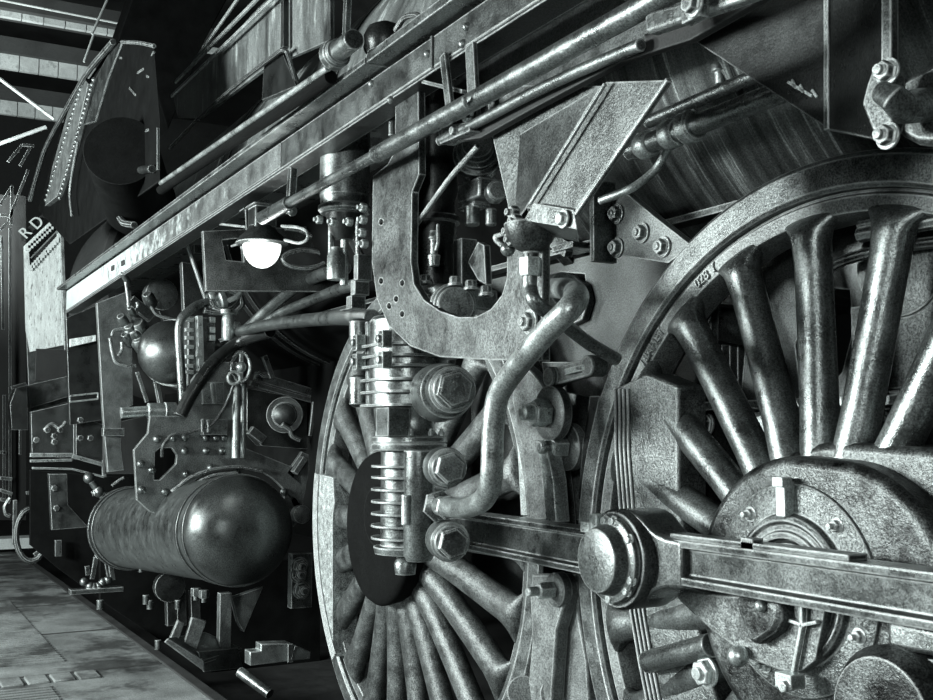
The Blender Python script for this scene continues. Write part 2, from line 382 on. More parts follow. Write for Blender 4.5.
# running board
def zb(x): return 1.285+.0115*(x+6.6) if x < -.8 else 1.352
q = MB()
sec = lambda x, z0, z1, y0, y1: [V((x, y0, z0)), V((x, y1, z0)), V((x, y1, z1)), V((x, y0, z1))]
q.loft([sec(x, zb(x), 1.436, -.6, -.585) for x in (-6.72, -4, -2, -.8, 2.4)]); 
rb = q.build('running_board', PLATE2, loco, bevel=.003)
q = MB(); q.loft([sec(x, 1.445, 1.463, -.665, -.1) for x in (-6.75, -1.1)]); q.build('nosing_board', STEEL, rb)
q = MB(); q.loft([sec(x, 1.448, 1.474, -.66, -.1) for x in (-1.1, 2.4)]); q.build('nosing_board', STEEL, rb)
q = MB(); q.loft([sec(x, zb(x)-.012, zb(x), -.6, -.52) for x in (-6.72, -.8, 2.4)]); q.build('bottom_flange', PLATE, rb)
# faded white band with small marks at the far end of the board
q = MB(); q.loft([sec(x, zb(x)+.006, 1.432, -.603, -.6) for x in (-6.7, -2.0)]); q.build('white_band', BAND, rb, bevel=0)
q = MB()
for (a, bb) in ((430, 58), (463, 27), (468, 31), (427, 52), (461, 44)): pass
for px, py in ((428, 54), (467, 27), (463, 44), (391, 100), (372, 84)):
    q.ball(PY(px, py, -.6), .012, 10, YM, True)
q.build('board_rivets', STEEL, rb, bevel=0)
q = MB(); q.bar(PY(432, 36, -.603), PY(432, 68, -.603), .008, .006, (0, 1, 0)); q.build('splice_joint', BLACK, rb)
q = MB()
for px, py in ((113, 268), (123, 263)): q.box(PY(px, py, -.606), (.07, .01, .03))
q.build('band_notch', SHADOWY, rb, bevel=0)
# small fitting standing on the board
p = PY(385, 38, -.62); s_ = SC(p)
q = MB(); q.lathe([(0, .05), (.02, .06), (.05, .062), (.075, .05), (.09, .02), (.095, 0)], p-ZP*.045, ZP, 20); q.lathe([(0, .025), (.09, .03)], p+XP*.03+V((-.13, 0, .0)), XP, 16)
q.tube([PY(396, 30, -.62), PY(404, 18, -.62), PY(416, 15, -.62), PY(424, 20, -.62)], .009, 8); q.build('lubricator', BLACK, loco)
# hanging straps
for a, bb, wd in (((444, 55), (452, 122), .035), ((471, 45), (475, 118), .05)):
    q = MB(); q.bar(PY(*a, -.61), PY(*bb, -.61), wd*.8, .012, (0, 1, 0)); q.build('hanger_strap', STEEL, loco)
q = MB(); q.bar(PY(425, 82, -.58), PY(465, 92, -.58), .01, .02, (0, 1, 0)); q.build('strap_bar', STEEL, loco)
q = MB(); q.tube([PY(464, 98, -.7), PY(465, 104, -.69), PY(471, 107, -.66), PY(472, 114, -.63)], .006, 8); q.hexnut(PY(470, 116, -.62), YM, .016, .02, .022); q.build('pipe_clip', STEEL, loco, bevel=0)
# long drain pipe running under the board, with a thicker sleeve
pa, pb = PY(262, 218, -.66), PY(652, 2, -.66)
q = MB(); d = pb-pa; q.tube([pa, pb+d*.3], .017, 16); dp = q.build('drain_pipe', STEEL, loco, bevel=0)
q = MB(); q.tube([pa+d*.45, pb+d*.3], .024, 16); q.build('pipe_sleeve', STEEL, dp, bevel=0)
q = MB(); q.tube([pa, pa+d*.13], .024, 16); q.build('pipe_sleeve', STEEL, dp, bevel=0)
q = MB(); q.bar(PY(293, 168, -.62), PY(290, 214, -.62), .03, .025, (0, 1, 0)); q.ball(PY(292, 211, -.64), .018); q.build('pipe_hanger', STEEL, dp)
# dark sheet behind the pipe and lip of the foot plate above the wheel
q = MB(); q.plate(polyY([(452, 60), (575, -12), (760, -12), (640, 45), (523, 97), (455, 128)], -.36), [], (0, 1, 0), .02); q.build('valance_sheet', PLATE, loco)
q = MB(); q.tube([PY(*t, -.62) for t in ((440, 141), (480, 121), (523, 98), (570, 75), (628, 50), (641, 45))], .013, 12, True); lip = q.build('foot_plate_lip', STEEL, loco, bevel=0)
q = MB(); q.plate(polyY([(438, 127), (468, 122), (470, 131), (440, 144)], -.63), [], (0, 1, 0), .04); q.hexnut(PY(456, 131, -.63), YM, .012, .015); q.build('lip_bracket', STEEL, lip)
q = MB(); q.plate(polyY([(644, 16), (650, 11), (742, -16), (800, -20), (742, 0), (645, 34)], -.70), [], (0, 1, 0), .03); q.build('foot_plate_angle', STEEL, lip, bevel=.006)
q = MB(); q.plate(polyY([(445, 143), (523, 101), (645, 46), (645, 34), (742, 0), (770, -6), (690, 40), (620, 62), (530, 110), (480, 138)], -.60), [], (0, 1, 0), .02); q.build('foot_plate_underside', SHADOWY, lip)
q = MB(); q.box(PY(695, 5, -.71), (.045, .02, .055)); q.hexnut(PY(695, 5, -.72), YM, .016, .02, .022); q.build('angle_bolt', STEEL, lip)
# arched splasher sheet over the wheel
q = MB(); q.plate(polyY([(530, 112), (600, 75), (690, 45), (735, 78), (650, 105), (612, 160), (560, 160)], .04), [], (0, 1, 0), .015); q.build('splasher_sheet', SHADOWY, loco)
# sand chute (hopper) with bolted band and cast bowl
hop = [(606, 82), (668, 80), (577, 213), (577, 229), (524, 222), (530, 205)]
q = MB(); fr = polyY([(606, 82), (668, 80), (572, 217), (527, 208)], -.61); bk = [p+V((-.15, .10, .02)) for p in fr]; q.loft([fr, bk]); hp = q.build('sand_chute', PLATE2, loco, bevel=.004)
q = MB(); fr = polyY([(534, 203), (574, 210), (577, 229), (524, 220)], -.63); q.loft([fr, [p+V((-.12, .09, 0)) for p in fr]]); q.build('chute_band', STEEL, hp)
q = MB(); q.hexnut(PY(564, 219, -.635), YM, .014, .016, .02); q.build('band_bolt', BRIGHT, hp, bevel=0)
q = MB(); q.bar(PY(669, 80, -.625), PY(577, 214, -.625), .008, .012, (0, 1, 0)); q.build('chute_flange', STEEL, hp)
q = MB(); q.bar(PY(605, 84, -.625), PY(530, 204, -.625), .006, .006, (0, 1, 0)); q.build('chute_seam', STEEL, hp)
q = MB(); q.loft([polyY([(520, 134), (604, 84), (528, 206), (514, 226)], -.585), polyY([(520, 134), (604, 84), (528, 206), (514, 226)], -.57)]); q.build('chute_side', PLATE, hp)
pc = PY(531, 224, -.59); s_ = SC(pc)
q = MB(); q.lathe([(0, .062), (.016, .061), (.04, .05), (.058, .034), (.066, .018), (.1, .017)], pc, -ZP, 28); q.build('chute_bowl', PLATE2, hp, bevel=0)
q = MB(); q.hexnut(PY(530.5, 258, -.59), -ZP, .026, .042); q.build('union_nut', BRIGHT, hp, bevel=.003)
q = MB(); q.tube([PY(530, 272, -.59), PY(530, 287, -.59), PY(535, 302, -.59), PY(556, 318, -.5), PY(590, 344, -.36), PY(616, 359, -.25)], .017, 14); q.build('sand_pipe', STEEL, hp, bevel=0)
q = MB(); q.tube([PY(517, 230, -.61), PY(500, 235, -.61), PY(495, 238, -.61), PY(504, 247, -.61), PY(509, 251, -.61)], .006, 8); q.ball(PY(508, 249, -.61), .018); q.build('chute_lever', STEEL, hp, bevel=0)
q = MB(); 
for px, py in ((516, 240), (520, 222), (517, 213), (523, 231), (514, 232)): q.hexnut(PY(px, py, -.61), YM, .016, .02, 0, .01)
q.build('chute_fittings', PLATE, hp, bevel=0)
# U shaped bracket plate carrying the compressor
outer = [(396, 70), (395, 150), (388, 164), (373, 176), (372, 262), (377, 299), (389, 326), (410, 346), (440, 357), (490, 360), (542, 361), (542, 230), (560, 180), (606, 86), (540, 85)]
inner = [(418, 70), (419, 174), (412, 192), (411, 262), (414, 284), (424, 300), (440, 311), (458, 317), (476, 317), (491, 309), (502, 295), (507, 278), (508, 205), (490, 125), (486, 85)]
q = MB(); q.plate(polyY(outer+inner[::-1], -.56), [polyY(circ(x, y, 2.2, 3.0, 12), -.56) for x, y in ((381, 222), (381, 281), (402, 283), (389, 306), (402, 314), (396, 299))], (0, 1, 0), .022)
q.build('bracket_plate', PLATE2, loco, bevel=.003)
q = MB(); q.hexnut(PY(531, 322, -.565), YM, .022, .022, .03, .008); q.build('bracket_bolt', STEEL, loco, bevel=0)
# main frame plate behind the wheels
fo = [(470, 262), (527, 247), (600, 253), (668, 264), (960, 300), (960, 470), (655, 410), (545, 362), (470, 362)]
def Pf(a, b): return PY(a, b, .2)
zt, zl = 1.0, -.35
q = MB()
fr_out = [V((-2.0, .2, -.25)), V((1.9, .2, -.25)), V((1.9, .2, .93)), V((.2, .2, .95)), PY(640, 256, .2), PY(527, 246, .2), V((-2.0, .2, .98))]
h1 = polyY([(711, 303), (742, 306), (745, 350), (741, 394), (720, 394), (710, 360)], .2)
h2 = polyY([(752, 308), (760, 309), (762, 330), (765, 372), (756, 372)], .2)
h3 = polyY([(795, 345), (808, 312), (828, 288), (850, 290), (853, 330), (842, 372), (820, 396), (800, 385)], .2)
h4 = [V((x, .2, z)) for x, z in ((-2.9, .35), (-1.35, .35), (-1.35, .62), (-2.9, .62))]
h5 = [V((x, .2, z)) for x, z in ((-1.6, -.1), (-1.1, -.1), (-1.1, .5), (-1.6, .25))]
h6 = [V((x, .2, z)) for x, z in ((-4.6, .2), (-3.2, .2), (-3.2, .72), (-4.6, .72))]
h7 = polyY([(880, 330), (915, 300), (950, 300), (950, 390), (900, 390)], .2)
h8 = polyY([(560, 272), (585, 274), (588, 300), (582, 320), (562, 322)], .2)
q.plate(fr_out, [h1, h2, h3, h7, h8], (0, 1, 0), .03); fp = q.build('frame_plate', PLATE, loco, bevel=.004)
q = MB(); q.plate([V((x, .5, z)) for x, z in ((-8.2, -.25), (-2.0, -.25), (-2.0, .98), (-8.2, .98))], [], (0, 1, 0), .03); q.build('frame_shade_sheet', VOID, fp)  # black sheet painting the shade inside the left part of the frame
q = MB(); q.box((-3, .17, .985), (9.5, .08, .02)); q.build('frame_top_angle', PLATE2, fp)
q = MB(); q.plate(polyY([(542, 276), (570, 275), (584, 284), (588, 300), (582, 320), (565, 328), (542, 325)], .17), [], (0, 1, 0), .03); q.build('bulge_plate', PLATE2, fp, bevel=.005)
q = MB(); q.plate(polyY([(542, 362), (616, 362), (602, 400), (545, 388)], .13), [], (0, 1, 0), .03); q.build('frame_lower_plate', PLATE, fp)
zf = PY(720, 403, .15).z
q = MB(); q.box((.2, .14, zf-.01), (2.4, .12, .022)); q.build('frame_rib', STEEL, fp)
q = MB(); q.plate([V((-1.0, .17, zf-.02)), V((1.4, .17, zf-.02)), V((1.4, .17, -.3)), V((-1.0, .17, -.3))], [], (0, 1, 0), .02); q.build('frame_lower_plate', PLATE, fp)
q = MB()
for px in (700, 706, 740, 770, 846, 880): q.hexnut(PY(px, 424, .15), YM, .028, .03, .036)
q.build('frame_bolts', STEEL, fp, bevel=0)
q = MB(); q.cyl(PY(708, 322, .3), PY(770, 332, .3), .05, 20); q.build('cross_tube', STEEL, fp)
q = MB()
for px in (722, 730, 738): q.bar(PY(px, 345, .35), PY(px, 400, .35), .03, .03)
q.build('spring_hanger_bars', STEEL, fp)
q = MB(); q.lathe([(-.02, .0), (-.02, .12), (.02, .12), (.02, 0)], PY(905, 265, .17), YM, 32); q.box(PY(900, 345, .17), (.26, .02, .2)); q.build('frame_cover', PLATE2, fp)
q = MB(); q.tube([PY(815, 280, .1), PY(840, 262, .1), (PY(890, 248, .1)), PY(950, 240, .1)], .014, 8); q.tube([PY(860, 235, .05), PY(950, 218, .05)], .018, 8); q.tube([PY(860, 226, .05), PY(950, 208, .05)], .012, 8); q.build('frame_piping', STEEL, fp, bevel=0)
# gusset plate with four bolts under the barrel
q = MB(); q.plate(polyY([(598, 186), (625, 192), (655, 217), (692, 246), (668, 263), (596, 252)], .0), [], (0, 1, 0), .03); gs = q.build('saddle_gusset', MID, loco)
q = MB()
for px, py in ((618, 214), (643, 233), (618, 248), (664, 247)): q.hexnut(PY(px, py, .0), YM, .022, .025, .03, .006)
q.build('gusset_bolts', STEEL, gs, bevel=0)
q = MB(); q.box(PY(603, 222, -.03), (.02, .08, .24)); q.build('gusset_rib', STEEL, gs)
q = MB(); q.box(PY(575, 248, .12), (.12, .1, .02)); q.bar(PY(552, 238, .1), PY(570, 250, .1), .03, .05); q.build('frame_ledge', STEEL, gs)
# firebox casing sheets at upper right
q = MB(); q.loft([polyY([(690, 38), (827, 128), (827, -14), (600, -14)], -.2), polyY([(690, 38), (827, 128), (827, -14), (600, -14)], -.185)]); fb = q.build('firebox_side_sheet', BLACK, loco)
q = MB(); pa = polyY([(827, 129), (893, 143), (893, -14), (827, -14)], -.2); pa[1] = PY(893, 143, -.32); pa[2] = PY(893, -14, -.32); q.loft([pa, [p+V((-.006, .015, 0)) for p in pa]]); q.build('firebox_front_sheet', BLACK, fb)
q = MB(); q.bar(PY(828, 130, -.205), PY(828, -14, -.205), .012, .012, (0, 1, 0)); q.build('sheet_corner', STEEL, fb)
q = MB(); q.bar(PY(890, 70, -.33), PY(890, -14, -.33), .02, .02, (0, 1, 0)); q.build('sheet_edge_angle', PLATE2, fb)
q = MB()
for a, bb in (((788, 82), (812, 96)), ((800, 85), (803, 92)), ((812, 90), (817, 97)), ((792, 80), (796, 88))): q.bar(PY(*a, -.203), PY(*bb, -.203), .006, .004, (0, 1, 0))
q.build('chalk_mark', PEEL, fb, bevel=0)
# bolted pipe elbow with flange
q = MB(); q.plate(polyY([(873, 66), (884, 66), (893, 75), (893, 120), (888, 134), (872, 132), (861, 104), (866, 84)], -.38), [], (0, 1, 0), .035); el = q.build('pipe_flange', PLATE2, loco, bevel=.006)
q = MB(); q.tube([PY(882, 92, -.39), PY(893, 98, -.40), PY(903, 108, -.37), PY(916, 106, -.34), PY(940, 104, -.28)], [.02, .024, .028, .03, .03], 24, False); q.build('steam_elbow', STEEL, el, bevel=0)
q = MB(); q.plate(polyY([(896, 82), (934, 62), (990, 50), (990, 150), (915, 144), (896, 134)], -.30), [], (0, 1, 0), .05); q.build('elbow_body', PLATE2, el, bevel=.012)
q = MB()
for px, py in ((889, 72), (889, 136)): q.hexnut(PY(px, py, -.39), YM, .018, .022, .024, .01)
q.build('flange_nuts', STEEL, el, bevel=0)
q = MB(); q.bar(PY(893, 40, .05), PY(960, 6, .05), .02, .05); q.bar(PY(893, 14, .05), PY(960, -10, .05), .02, .02); q.build('cab_steps_bar', PLATE, el)
# pipes below the firebox sheet
q = MB(); pa, pb = PY(630, 151, -.12), PY(806, 82, -.12); q.tube([pa, pb], .027, 18); up_ = q.build('injector_pipe', STEEL, loco, bevel=0)
d = (pb-pa).normalized(); 
q = MB()
for px, py, r, l in ((646, 145, .036, .05), (672, 134, .038, .05), (690, 127, .042, .045)):
    p = PY(px, py, -.12); q.lathe([(-l/2, r*.85), (-l/3, r), (l/3, r), (l/2, r*.85)], p, d, 20)
q.build('pipe_collar', BRIGHT, up_, bevel=0)
q = MB(); q.tube([PY(648, 122, -.08), PY(785, 63, -.08)], .018, 14); q.build('small_pipe', STEEL, loco, bevel=0)
q = MB(); q.bar(PY(652, 108, .03), PY(735, 78, .03), .02, .012); q.box(PY(678, 102, .0), (.06, .03, .03)); q.build('pipe_rail', STEEL, loco)
q = MB(); q.lathe([(0, .012), (.03, .014), (.032, .022), (.05, .022), (.052, .012), (.075, .016), (.1, .014), (.105, 0)], PY(720, 84, -.04), ZP, 14); q.build('grease_nipple', BRIGHT, loco, bevel=0)
q = MB(); q.tube([PY(669, 148, -.03), PY(655, 170, -.04), PY(632, 188, -.08), PY(600, 201, -.12)], .012, 10); q.build('copper_tube', BRIGHT, loco, bevel=0)
# ================================================================== DRIVING WHEELS
def driving_wheel(cx, label, cw_lo, cw_hi, cwx, letters, group=None, spin=0, cwy=-.022, cwpoly=None, plain_hub=False):
    w_ = thing('driving_wheel', label, 'wheel', (cx, 0, -1.0), group)
    o = V((cx, 0, 0)); Y = V((0, 1, 0))
    q = MB(); q.lathe([(.004, .915), (-.004, .925), (-.004, .985), (.006, .998), (.135, 1.0), (.135, .915)], o, Y, 128, True); q.build('tyre', TYRE, w_, bevel=0, ang=30)
    q = MB(); q.lathe([(.012, .9), (.022, .908), (.022, .914), (.13, .914), (.13, .872), (.1, .853), (.05, .853), (.018, .866)], o, Y, 128, True); rim = q.build('rim', MID, w_, bevel=0, ang=30)
    for k in range(22):
        a = math.radians(78+360/22*k+spin); er = V((math.cos(a), 0, math.sin(a))); et = V((-math.sin(a), 0, math.cos(a)))
        rings = []
        for (r, hw, hd, yc) in ((.24, .046, .05, -.01), (.32, .044, .048, -.005), (.42, .0435, .044, .004), (.62, .0445, .040, .016), (.77, .045, .040, .024), (.815, .048, .042, .024), (.84, .056, .042, .026), (.862, .078, .04, .034), (.878, .1, .03, .046)):
            rings.append([o+er*r+et*(hw*(1.22 if plain_hub else 1)*math.copysign(abs(math.cos(t))**.95, math.cos(t)))+Y*(yc+hd*math.copysign(abs(math.sin(t))**.95, math.sin(t))) for t in [2*PI*i/18 for i in range(18)]])
        q = MB(); q.loft(rings); q.build('spoke', SPOKE2 if plain_hub else STEEL, w_, bevel=0, ang=60)
    # hub: round boss plus the web that reaches out to the crank pin
    def hull2(xa, ra, xb, rb_, n=28):
        P_ = [o+V((xa+ra*math.cos(t), 0, ra*math.sin(t))) for t in [PI/2+PI*i/n for i in range(n+1)]]
        return P_+[o+V((xb+rb_*math.cos(t), 0, rb_*math.sin(t))) for t in [-PI/2+PI*i/n for i in range(n+1)]]
    if plain_hub:
        q = MB(); q.lathe([(.1, .24), (-.03, .24), (-.05, .2), (-.06, .1), (-.06, 0)], o, Y, 56); hub = q.build('hub', CAST, w_, bevel=0, ang=50)
        q = MB(); q.lathe([(-.05, .29), (-.11, .30), (-.125, .29), (-.13, .27), (-.13, 0)], o, Y, 64); q.build('hub_disc', VOID, w_, bevel=0, ang=50)  # disc coloured black to carry the shadow behind the compressor
    else:
        q = MB(); q.plate([p+V((0, -.05, 0)) for p in hull2(.06, .35, .36, .335)], [], Y, .17); q.build('crank_web', DIRTY, w_, bevel=.02, seg=3)
        q = MB(); q.plate([p+V((0, -.12, 0)) for p in hull2(0, .318, .1, .312)], [], Y, .1)
        hub = q.build('hub', DIRTY, w_, bevel=.024, seg=4)
        q = MB(); q.lathe([(-.118, .232), (-.127, .228), (-.13, .22), (-.13, .165), (-.145, .158), (-.15, .148), (-.142, .138), (-.142, .128), (-.15, .122), (-.15, .11), (-.128, .108), (-.128, 0)], o+V((0, 0, .03)), Y, 72); rg = q.build('axle_ring', CAST, hub, bevel=0, ang=25)
        q = MB(); q.lathe([(-.128, .105), (-.14, .098), (-.14, .03), (-.132, .02), (-.132, 0)], o+V((0, 0, .03)), Y, 40); q.build('axle_end', PLATE2, hub, bevel=0)
        q = MB()
        for a in (128, 48, 8, -22, 195, 245): 
            a = math.radians(a); q.hexnut(o+V((.195*math.cos(a), -.128, .03+.195*math.sin(a))), YM, .013, .014, .018, .014)
        q.build('ring_studs', BRIGHT, hub, bevel=0)
        q = MB(); q.box(o+V((0, -.142, .03+.195)), (.026, .03, .075)); q.box(o+V((0, -.15, .03+.232)), (.03, .03, .02)); q.build('ring_clamp', BRIGHT, hub, bevel=.003)
    # counterweight: slab between the spokes opposite the crank
    q = MB(); pts = []
    n = 26; R = .885 if plain_hub else .905
    for i in range(n+1):
        a = math.radians(cw_hi+(cw_lo-cw_hi)*i/n); pts.append(o+V((R*math.cos(a), 0, R*math.sin(a))))
    zlo, zhi = pts[-1].z, pts[0].z
    inn = [V((cx+cwx, 0, zlo)), V((cx+cwx-.02, 0, 0)), V((cx+cwx, 0, zhi-.12)), V((cx+cwx-.02, 0, zhi-.01))]
    if cwpoly: q.plate([PY(a_, b_, -.02) for a_, b_ in cwpoly], [], Y, .1)
    else: q.plate([p+V((0, cwy, 0)) for p in pts+inn], [], Y, .12)
    cwo = q.build('counterweight', SLAB if plain_hub else CAST, w_, bevel=0 if plain_hub else .008, seg=3)
    q = MB()
    for j in range(4):
        rr = .905-.014*j
        P_ = [o+V((rr*math.cos(math.radians(a)), cwy-.004, rr*math.sin(math.radians(a)))) for a in [cw_hi+(cw_lo-cw_hi)*i/n for i in range(n+1)]]
        if cwpoly: P_ = [PY(a_+2+4.2*j, b_, -.024) for a_, b_ in cwpoly[:7]]
        q.tube(P_, .0045, 6, False)
    q.build('counterweight_edge', DUSTY, cwo, bevel=0)
    for body, a in letters:
        a = math.radians(a); er = V((math.cos(a), 0, math.sin(a))); et = V((math.sin(a), 0, -math.cos(a)))
        text(body, 'lettering', STEEL, rim, frameM(et, er, o+er*.884+V((0, .014, 0))), .038, .005)
    return w_
wr = driving_wheel(0, 'large spoked driving wheel at right, its top and hub in the foreground', 202, 147, -.625, [('1BAHET', 136.5), ('028 Y', 118)], cwpoly=[(613, 389), (614, 450), (618, 505), (624, 560), (629, 612), (637, 660), (648, 715), (720, 715), (700, 640), (690, 590), (678, 500), (678, 386), (647, 373)])
# plate and fittings on the hub, below the rod
q = MB(); q.plate(polyY([(660, 583), (700, 592), (800, 600), (802, 620), (795, 674), (778, 671), (750, 660), (712, 632)], -.17), [], (0, 1, 0), .03); cp = q.build('keeper_plate', MOTTLE, wr, bevel=.006)
q = MB(); fr = polyY([(738, 596), (784, 600), (787, 618), (780, 632), (761, 645), (754, 642)], -.19); q.loft([[p+V((0, .03, 0)) for p in fr], fr, [V((p.x*.9+fr[0].x*.1, p.y-.012, p.z*.88+fr[3].z*.12)) for p in fr]]); q.build('keeper_boss', DIRTY, cp, bevel=.008)
q = MB()
for a, bb in (((803, 603), (803, 624)), ((787, 619), (803, 625)), ((803, 625), (818, 622)), ((803, 625), (794, 672))): q.bar(PY(*a, -.176), PY(*bb, -.176), .007, .012, (0, 1, 0))
q.build('keeper_seam', BRIGHT, cp, bevel=0)
q = MB(); q.plate(polyY([(800, 600), (826, 604), (815, 660), (800, 672), (794, 672)], -.165), [], (0, 1, 0), .03); q.build('keeper_flap', MOTTLE, cp, bevel=.004)
q = MB(); q.box(PY(790, 680, -.19), (.045, .04, .03)); q.hexnut(PY(789, 686, -.2), YM, .013, .02); q.ball(PY(738, 656, -.19), .024); q.ball(PY(761, 606, -.205), .014); q.build('keeper_bolts', BRIGHT, cp, bevel=.003)
wl = driving_wheel(-2.19, 'second spoked driving wheel, partly hidden behind the finned compressor', 224, 168, -.66, [], spin=4, cwy=-.03, plain_hub=True)

# ================================================================== SIDE RODS
RZ, RH = .075, .054
def isec(x, y0=-.27, y1=-.2, z=RZ, h=RH, ft=.016, rec=.02):
    P_ = [(y0, z-h), (y0, z-h+ft), (y0+rec, z-h+ft+.006), (y0+rec, z+h-ft-.006), (y0, z+h-ft), (y0, z+h), (y1, z+h), (y1, z-h)]
    return [V((x, a, b)) for a, b in P_]
sr = thing('side_rod', 'steel side rod running from behind the compressor to the round knuckle', 'coupling rod', (-1.1, -.23, RZ-.05))
q = MB(); q.loft([isec(-1.83, z=RZ), isec(-.43, z=RZ-.012, h=.058)]); q.build('rod_bar', ROD, sr, bevel=.003)
q = MB(); q.lathe([(0, .115), (.09, .115), (.1, .105), (.1, 0)], (-1.85, -.18, RZ), YM, 40); q.build('rod_eye', VOID, sr, bevel=.004)  # shadow behind the compressor put into the eye's colour
mr = thing('side_rod', 'long steel side rod with round knuckle crossing in front of the right wheel hub', 'coupling rod', (.4, -.23, RZ-.05))
q = MB(); q.loft([isec(-.31, y0=-.275, h=.05), isec(1.6, y0=-.275, h=.05)]); q.build('rod_bar', ROD, mr, bevel=.003)
q = MB(); KX, KZ = -.388, .066
q.loft([[V((KX+dx, y_, RZ-.004+s_*hh)) for y_, s_ in ((yf, -1), (-.185, -1), (-.185, 1), (yf, 1))] for dx, hh, yf in ((.0, .116, -.296), (.04, .112, -.296), (.065, .104, -.295), (.085, .09, -.292), (.10, .077, -.288), (.12, .065, -.284), (.15, .057, -.28), (.2, .0535, -.276))]); q.build('rod_neck', ROD, mr, bevel=.008, seg=3, ang=50)
q = MB(); q.lathe([(0, .12), (.105, .12), (.116, .112), (.116, 0)], (KX, -.2, KZ), YM, 56); kn = q.build('knuckle', ROD, mr, bevel=.0)
q = MB(); q.lathe([(.0, .102), (.008, .104), (.02, .1), (.024, .086), (.045, .08), (.058, .074), (.06, .068), (.057, 0)], (KX, -.312, KZ), YM, 56); cap_ = q.build('knuckle_cap', STEEL, kn, bevel=0, ang=25)
q = MB()
for a in (35, 80, 100, 215, 315, 335, 270): a = math.radians(a); q.hexnut((KX+.093*math.cos(a), -.325, KZ+.093*math.sin(a)), YM, .011, .013, .014)
q.build('cap_bolts', BRIGHT, kn, bevel=0)
q = MB(); q.box(PY(598, 522, -.33), (.03, .03, .04)); q.box(PY(588, 527, -.34), (.035, .02, .025)); q.build('cap_clip', BRIGHT, kn, bevel=.003)
q = MB(); q.box((.02, -.24, RZ+.056), (.52, .05, .012)); q.build('rod_top_strip', ROD, mr)
q = MB(); q.box(PY(752, 544, -.25), (.035, .03, .025)); q.build('rod_nut', MID, mr, bevel=.003)

# ================================================================== COMPRESSOR
PX0, PY0 = -1.24, -.45
ap = thing('air_compressor', 'vertical finned compressor with hexagonal plugs hanging behind the curved bracket plate', 'compressor', (PX0, PY0, -.02))
mpp = .00305
def zc(py): return PY(408, py, PY0).z
def plug(mb_, c, r, n, mbcol=None):
    mb_.lathe([(-.07, r*1.3), (-.0, r*1.3), (.01, r*1.22), (.01, r*1.1), (.03, r*1.1), (.034, r*1.04), (.034, 0)], c, n, 40)
PN = V((.95, -.31, 0)).normalized()
q = MB(); q.lathe([(zc(562), .03), (zc(556), .035), (zc(553), .10), (zc(546), .104), (zc(545), .083), (zc(452), .083), (zc(450), .083)], (PX0, PY0, 0), ZP, 48); lb = q.build('low_pressure_cylinder', PUMP, ap, bevel=0, ang=25)
for py in (466, 477, 489, 501, 513, 525, 537):
    q = MB(); z = zc(py); q.lathe([(-.003, .08), (-.003, .116), (.003, .116), (.003, .08)], (PX0+.01, PY0, z), ZP, 48, True); q.build('cooling_fin', PUMP, lb, bevel=0)
q = MB(); q.lathe([(zc(451), .10), (zc(450), .112), (zc(444), .114), (zc(443), .108), (zc(442), .114), (zc(437), .112), (zc(436), .10)], (PX0+.01, PY0, 0), ZP, 56); md = q.build('middle_flange', PUMP, ap, bevel=0, ang=20)
q = MB()
for k in range(10): a = 2*PI*k/10+.2; q.hexnut((PX0+.01+.1*math.cos(a), PY0+.1*math.sin(a), zc(436)), ZP, .009, .014, 0, .008)
q.build('flange_nuts', BRIGHT, md, bevel=0)
q = MB(); q.lathe([(zc(437), .075), (zc(430), .062), (zc(415), .06), (zc(406), .075)], (PX0+.04, PY0, 0), ZP, 40); q.build('neck', PUMP, ap, bevel=0)
p = PY(393, 422, -.53); q = MB(); q.box(p, (.085, .07, .085)); q.build('inspection_box', STEEL, ap, bevel=.004)
q = MB(); q.lathe([(zc(408), .10), (zc(407), .12), (zc(356), .12), (zc(322), .12), (zc(318), .11)], (PX0+.0, PY0, 0), ZP, 56); ub = q.build('high_pressure_cylinder', PUMP, ap, bevel=0, ang=25)
for py in (347, 358, 368, 381, 393, 406):
    q = MB(); z = zc(py); c = V((PX0, PY0, z)); hw, hd = .145, .128
    o_ = [c+V((math.copysign(abs(math.cos(t))**.55, math.cos(t))*hw, math.copysign(abs(math.sin(t))**.55, math.sin(t))*hd, 0)) for t in [2*PI*i/40 for i in range(40)]]
    q.loft([[v-ZP*.004 for v in o_], [v+ZP*.004 for v in o_]]); q.build('cooling_fin', PUMP, ub, bevel=.0015)
# rounded lugs on the far side of the upper cylinder
for (a, bb) in (((359, 322), (359, 345)), ((359, 378), (359, 404))):
    q = MB(); p0, p1 = PY(*a, -.50), PY(*bb, -.50); q.tube([p0+ZP*.01, p0, p1, p1-ZP*.01], [.018, .032, .032, .018], 16, False); q.build('side_lug', STEEL, ub, bevel=0)
q = MB(); q.bar(PY(368, 322, -.545), PY(369, 405, -.545), .018, .012, (0, 1, 0)); q.build('edge_bar', STEEL, ub)
q = MB()
for px, py in ((385, 339), (385, 360), (359, 343), (359, 362)):
    p = PY(px, py, -.575); q.box(p, (.034, .03, .05)); q.lathe([(0, .012), (.012, .012), (.014, .006)], p-V((0, .014, 0)), YM, 14)
q.build('clamp_lugs', STEEL, ub, bevel=.004)
